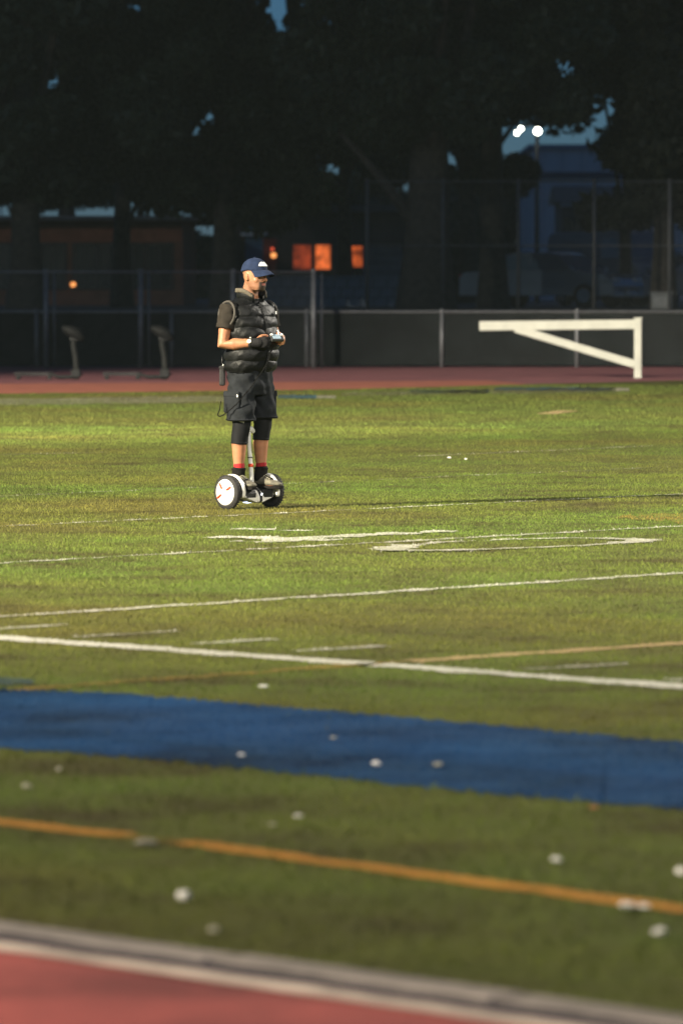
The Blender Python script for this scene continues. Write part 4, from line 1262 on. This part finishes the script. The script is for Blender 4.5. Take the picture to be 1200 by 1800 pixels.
# ---- cargo shorts
sm_ = mat('charcoal_cargo_cloth', (.015, .017, .020), .9, .22, 18, bump=.35, bscale=45, spec=.15)
sh_ = MB()
sk_ = [(.74, -.004, .168, .118), (.80, -.004, .182, .140), (.88, .0, .184, .150), (.95, .0, .176, .146), (.985, .0, .170, .140)]
sh_.loft([sup(0, cy, z, rx, ry, 40, 2.4) for z, cy, rx, ry in sk_])
for s in (-1, 1):
    kz = .535 if s < 0 else .553
    top_, botp = Vector((s * .092, 0, .86)), Vector((s * .122, -.018, kz))
    rings = []
    for i in range(12):
        t = i / 11; c = top_.lerp(botp, t)
        rr = .100 + .006 * t
        rings.append([Vector((c.x + (rr + .004 * math.sin(q*4 + t*7)) * math.cos(q), c.y + (rr + .012 + .005 * math.sin(q*3 - t*9)) * math.sin(q), c.z)) for q in [2*math.pi*k/30 for k in range(30)]])
    sh_.loft(rings)
def folds(a):
    x, y, z = a[:, 0], a[:, 1], a[:, 2]
    f = .0045 * np.sin(z * 46 + np.sin(x * 31) * 1.6 + y * 25) + .0035 * np.sin(x * 70 + z * 33 + 1.2) + .003 * np.sin(y * 85 - z * 60)
    cx = np.where(z < .72, np.sign(x) * .115, x * .4); d = np.stack([x - cx, y], 1); d /= np.linalg.norm(d, axis=1)[:, None] + 1e-6
    a = a.copy(); a[:, :2] += d * f[:, None]
    return a
shorts = link('cargo_shorts', remesh(sh_, 'cargo_shorts', .0075, 4, folds), sm_, person)
for s in (-1, 1):
    mz = .685
    rings = []
    for z in (.60, .61, .69, .75, .765):
        th = .010 if z in (.60, .765) else .024
        rings.append([Vector((s * (.205 + dx * th * .8 + .008 * (0.75 - z) - .012), yy, z)) for dx, yy in ((0, -.085), (.7, -.08), (1, -.03), (1, .05), (.7, .085), (0, .09))])
    pk = MB().loft(rings).build('pocket', sm_, shorts, True)
    MB().box((s * .204, .0, .748), (.020, .172, .045), Matrix.Rotation(R(-s * 5), 3, 'Y')).build('pocket_flap', sm_, pk, bevel=.008)
    kz = .535 if s < 0 else .553
    MB().tube([Vector((s * .122 + .107 * math.cos(q), -.018 + .119 * math.sin(q), kz + .012)) for q in [2*math.pi*k/32 for k in range(33)]], .006, 6, False).build('hem', sm_, shorts, True)
MB().ellipsoid((.03, -.150, .905), (.008, .006, .008), 10, 6).build('button', mat('grey_button', (.25, .25, .25), .4), shorts, True)
MB().box((-.21, -.075, .735), (.012, .012, .022)).build('toggle', mat('white_toggle', (.75, .75, .72), .4), shorts, bevel=.003)

# ---- knee tights, socks, shoes
lg = mat('black_knee_tights', (.007, .0075, .009), .7, .2, 25, spec=.2)
sock = mat('red_sock_knit', (.30, .010, .014), .9, .15, 50, bump=.3, bscale=200)
shoe_m = mat('olive_grey_shoe', (.26, .24, .17), .8, .3, 30, color2=(.05, .047, .04))
shoe_d = mat('dark_shoe_trim', (.012, .011, .010), .9, .3, 30, spec=.1)
for s in (-1, 1):
    zb = .362 if s < 0 else .388
    hi, kn, ak = HIP[s].lerp(KNEE[s], .72), KNEE[s], ANK[s]
    tlow = (KNEE[s].z - zb) / (KNEE[s].z - ANK[s].z); lowp = kn.lerp(ak, tlow) + Vector((0, .014, 0))
    mb = MB(); mb.tube([hi, hi.lerp(kn, .6), kn, kn.lerp(lowp, .55) + Vector((0, .004, 0)), lowp], [.082, .076, .070, .068, .0655], 24, False)
    t_ = mb.build('knee_tights', lg, person, True)
    MB().tube([lowp + Vector((.066 * math.cos(q), .066 * math.sin(q), .004)) for q in [2*math.pi*k/24 for k in range(25)]], .004, 6, False).build('cuff', lg, t_, True)
    if s < 0:
        MB().box(kn + Vector((-.052, -.052, .035)), (.045, .004, .014), Matrix.Rotation(R(-45), 3, 'Z') @ Matrix.Rotation(R(20), 3, 'Y')).build('tights_emblem', mat('grey_emblem', (.5, .5, .48), .6), t_, bevel=.002)
    so = [ak.lerp(kn, .27), ak.lerp(kn, .12), ak]
    MB().tube(so, [.0445, .0435, .045], 20, True).build('sock', sock, person, True)
    # shoe: lofted along its length from heel to toe
    rot = Matrix.Translation((ak.x, ak.y, 0)) @ Matrix.Rotation(R(s * 7), 4, 'Z')
    secs = [(.082, .022, .030, .075), (.070, .036, .026, .095), (.035, .042, .024, .118), (.0, .043, .024, .118), (-.035, .043, .024, .104), (-.075, .046, .024, .088), (-.12, .049, .024, .074), (-.16, .046, .024, .062), (-.19, .036, .026, .052), (-.205, .020, .030, .044)]
    rings = []
    for y, hw, z0, z1 in secs:
        rings.append([rot @ Vector((hw * math.copysign(abs(math.cos(q)) ** .7, math.cos(q)), y, (z0 + z1)/2 + (z1 - z0)/2 * math.copysign(abs(math.sin(q)) ** .8, math.sin(q)))) for q in [2*math.pi*k/18 for k in range(18)]])
    shoe = MB().loft(rings).build('shoe', shoe_m, person, True)
    outl = [(.084, .020), (.07, .040), (.0, .044), (-.08, .050), (-.13, .053), (-.18, .043), (-.208, .022)]
    poly = [(hw, y) for y, hw in outl] + [(-hw, y) for y, hw in outl[::-1]]
    vs = [rot @ Vector((x, y, z)) for z in (.002, .026) for x, y in poly]; m_ = len(poly)
    MB().add(vs, [tuple(range(m_))[::-1], tuple(range(m_, 2*m_))] + [(i, (i+1) % m_, m_ + (i+1) % m_, m_ + i) for i in range(m_)]).build('sole', shoe_d, shoe, bevel=.004)
    MB().tube([rot @ Vector((.046 * math.cos(q), -.004 + .048 * math.sin(q), .160)) for q in [2*math.pi*k/20 for k in range(21)]], .010, 8, False).build('ankle_collar', shoe_d, shoe, True)
    MB().tube([rot @ Vector((0, .006, .09)), rot @ Vector((0, -.002, .13)), rot @ Vector((0, -.006, .156))], [.055, .053, .052], 18, True).build('ankle_cuff', shoe_d, shoe, True)
    MB().tube([rot @ Vector((0, -.02, .112)), rot @ Vector((0, -.06, .098)), rot @ Vector((0, -.105, .080))], [.020, .022, .022], 10, flat=.5).build('tongue', shoe_d, shoe, True)
    for i in range(5):
        y = -.035 - .017 * i; z = .1135 - .0068 * i
        MB().tube([rot @ Vector((-.026, y, z - .006)), rot @ Vector((0, y - .004, z + .004)), rot @ Vector((.026, y, z - .006))], .0035, 6, True).build('lace', mat('pale_lace', (.42, .40, .30), .9, .2, 40), shoe, True)
    MB().box(rot @ Vector((s * .044, -.085, .055)), (.006, .075, .014)).build('side_stripe', mat('pale_stripe', (.40, .39, .33), .7), shoe, bevel=.002)

# ---- glove on the near hand, wrist watch, glove straps
gm = MB(); hand(gm, -1, .0042, 1, False)
gm.tube([WR[-1] - HD[-1] * .035, WR[-1] + HD[-1] * .04], [.036, .040], 14)
glove = link('glove', remesh(gm, 'glove', .004, 3), mat('black_glove', (.010, .010, .011), .8, .2, 40, bump=.3, bscale=120, spec=.2), person)
wd = (WR[-1] - ELB[-1]).normalized(); wc = ELB[-1].lerp(WR[-1], .86)
wt = MB().cyl(wc - wd * .011, wc + wd * .011, .0365, n=20).build('wrist_watch', mat('dark_watch_strap', (.02, .02, .022), .5), person, True)
fx = Vector((-.75, -.55, .35)).normalized(); fx = (fx - wd * fx.dot(wd)).normalized()
MB().cyl(wc + fx * .034, wc + fx * .043, .017, n=16).build('watch_face', mat('pale_watch_face', (.62, .60, .50), .25, .05, 20), wt)
MB().cyl(wc + Vector((0, 0, .036)), wc + Vector((0, 0, .046)), .008, n=10).build('watch_crown', mat('pale_watch_face', (.62, .6, .5), .25), wt)

# ---- belt radio (clipped to the waistband: a thing of its own)
rl = Matrix.Rotation(HEAD, 4, 'Z')
def world_of(p): return person.matrix_basis @ Vector(p) if False else Matrix.Translation(person.location) @ rl @ Vector(p)
rp = world_of((-.175, .135, .80))
rad = thing('belt_radio', 'black radio in a pouch clipped to the back of the mans waistband', 'radio', rp, HEAD + R(45))
MB().box((0, 0, .085), (.062, .045, .15)).build('pouch', mat('black_pouch', (.012, .012, .013), .7, .2, 20, bump=.2), rad, bevel=.012)
MB().box((0, 0, .155), (.066, .050, .022)).build('pouch_flap', mat('black_pouch', (.012, .012, .013), .7), rad, bevel=.006)
MB().cyl((-.018, 0, .16), (-.024, 0, .24), .006, .004, 8).build('antenna', sb, rad, True)
MB().ellipsoid((-.03, -.01, .172), (.008, .008, .008), 8, 6).build('knob', mat('pale_knob', (.6, .6, .58), .4), rad, True)

# ---- handheld remote in both hands
dv = Vector((.004, -.292, 1.186)); dw = world_of(dv)
rem = thing('handheld_remote', 'small grey handheld remote control held in both hands', 'remote control', dw, HEAD)
Mt = (Matrix.Rotation(R(-22), 3, 'Z') @ Matrix.Rotation(R(38), 3, 'X'))
o = MB().box((0, 0, 0), (.105, .070, .026), Mt).build('remote_body', mat('dark_remote_plastic', (.03, .032, .035), .45), rem, bevel=.008)
MB().box(Mt @ Vector((-.006, 0, .0145)), (.066, .054, .004), Mt).build('remote_screen', mat('blue_grey_screen', (.24, .32, .40), .2, .1, 12), o, bevel=.001)
for s in (-1, 1):
    MB().ellipsoid(Mt @ Vector((s * .042, .018, .020)), (.012, .012, .010), 12, 8).build('thumb_stick', mat('white_stick', (.78, .77, .72), .4), rem, True)
MB().cyl(Mt @ Vector((.03, .036, .004)), Mt @ Vector((.034, .085, .010)), .006, n=8).build('remote_antenna', mat('white_stick', (.78, .77, .72), .4), rem, True)
# cord from the remote down to the thigh pocket
def rel_(p): return Vector(p) - dv
cord = [(-.01, -.275, 1.175), (-.02, -.262, 1.10), (-.035, -.232, 1.00), (-.05, -.185, .925), (-.09, -.165, .87), (-.14, -.150, .80), (-.195, -.125, .735), (-.235, -.085, .67), (-.265, .0, .60), (-.285, .045, .575), (-.298, .055, .590), (-.286, .05, .625), (-.262, .06, .69)]
pts = [Vector(p) for p in cord]; sm2 = []
for i in range(len(pts) - 1):
    p0, p1, p2, p3 = pts[max(0, i-1)], pts[i], pts[i+1], pts[min(len(pts)-1, i+2)]
    for k in range(5):
        t = k / 5; sm2.append(.5 * ((2*p1) + (p2-p0)*t + (2*p0-5*p1+4*p2-p3)*t*t + (3*p1-p0-3*p2+p3)*t**3))
sm2.append(pts[-1])
MB().tube([p - dv for p in sm2], .0042, 7, True).build('cord', mat('black_cord', (.006, .006, .006), .8, spec=.1), rem, True)

# ================================================================== SMALL SCRAPS ON THE GRASS
paper = mat('white_paper', (.88, .87, .82), .85, .06, 40)
dull = mat('dull_paper', (.40, .39, .30), .9, .15, 40)
def scrap(px, py, size, m, label, name='paper_scrap', cat='litter', squash=.55, elong=1.0):
    g = G(px, py); size *= .95; squash *= .5 + .9 * ((px * 13 + py * 7) % 10) / 10; elong *= .8 + .7 * ((px * 3 + py * 11) % 10) / 10
    mb = MB(); rr = random.Random(int(px * 7 + py))
    nseg, rings = 10, []
    for j in range(1, 6):
        ph = math.pi * j / 6
        rings.append([Vector((elong * size * math.sin(ph) * math.cos(2*math.pi*k/nseg) * rr.uniform(.7, 1.2), size * math.sin(ph) * math.sin(2*math.pi*k/nseg) * rr.uniform(.7, 1.2), size * squash * (1 - math.cos(ph)) * rr.uniform(.8, 1.1) )) for k in range(nseg)])
    o = mb.loft(rings).build(name, m)
    o.location = (g.x, g.y, .006); o.rotation_euler = (0, 0, rr.uniform(-.4, .4))
    tag(o, label, cat, 'scraps littering the grass')
SC = [(322, 1586, .021, 0, 'bright white paper scrap left of centre near the red track'),
      (1101, 1600, .022, 0, 'white paper scrap touching the orange line, left of its twin'),
      (1130, 1600, .021, 0, 'white paper scrap touching the orange line, right of its twin'),
      (1159, 1647, .018, 0, 'white paper scrap lying between the orange line and the track edge'),
      (977, 1519, .019, 0, 'white paper scrap above the orange line on the right'),
      (1197, 1541, .018, 0, 'white paper scrap at the right picture edge above the orange line'),
      (524, 1440, .014, 0, 'small white paper scrap between blue band and orange line near the centre'),
      (479, 1455, .013, 1, 'dull pale scrap beside the small white scrap near the centre'),
      (48, 1389, .015, 1, 'pale scrap below the blue band at the left'),
      (104, 1358, .012, 1, 'faint dull scrap just under the blue band at the left'),
      (256, 1490, .016, 1, 'wide yellowish scrap lying by the gap in the orange line'),
      (376, 1643, .012, 1, 'flat dull scrap close above the concrete edging'),
      (424, 1332, .011, 0, 'small white scrap on the lower edge of the blue band'),
      (661, 1349, .016, 0, 'white paper scrap on the blue band near its lower edge, centre'),
      (769, 1350, .013, 1, 'faint grey scrap on the blue band right of the white one'),
      (585, 1301, .012, 1, 'faint pale scrap in the middle of the blue band'),
      (462, 1211, .015, 0, 'small round white scrap between the sideline and the blue band'),
      (789, 807, .018, 0, 'tiny white scrap far out on the grass right of the man'),
      (818, 809, .014, 0, 'tiny white scrap beside the other far one right of the man')]
for px, py, sz, k, lb in SC:
    scrap(px, py, sz, (paper, dull)[k], lb, elong=1.7 if px in (256, 376) else 1.15)
scrap(1043, 1425, .017, mat('brown_leaf', (.34, .14, .06), .8, .2, 30), 'curled orange brown leaf at the lower edge of the blue band', 'fallen_leaf', 'leaf', .4)

# ================================================================== NIGHT AIR round the whole place
hz = MB().box((0, 640, 16.5), (2000, 1820, 36.0)).build('haze', None)
hm = bpy.data.materials.new('night_air'); hm.use_nodes = True
hn = hm.node_tree; hn.nodes.clear()
ho = hn.nodes.new('ShaderNodeOutputMaterial'); hv = hn.nodes.new('ShaderNodeVolumePrincipled')
hv.inputs['Color'].default_value = (.74, .95, .97, 1); hv.inputs['Density'].default_value = 0.00010
hn.links.new(hv.outputs[0], ho.inputs['Volume'])
hz.data.materials.append(hm); hz['kind'] = 'stuff'
tag(hz, 'thin blue grey night haze over the field and trees', 'haze')
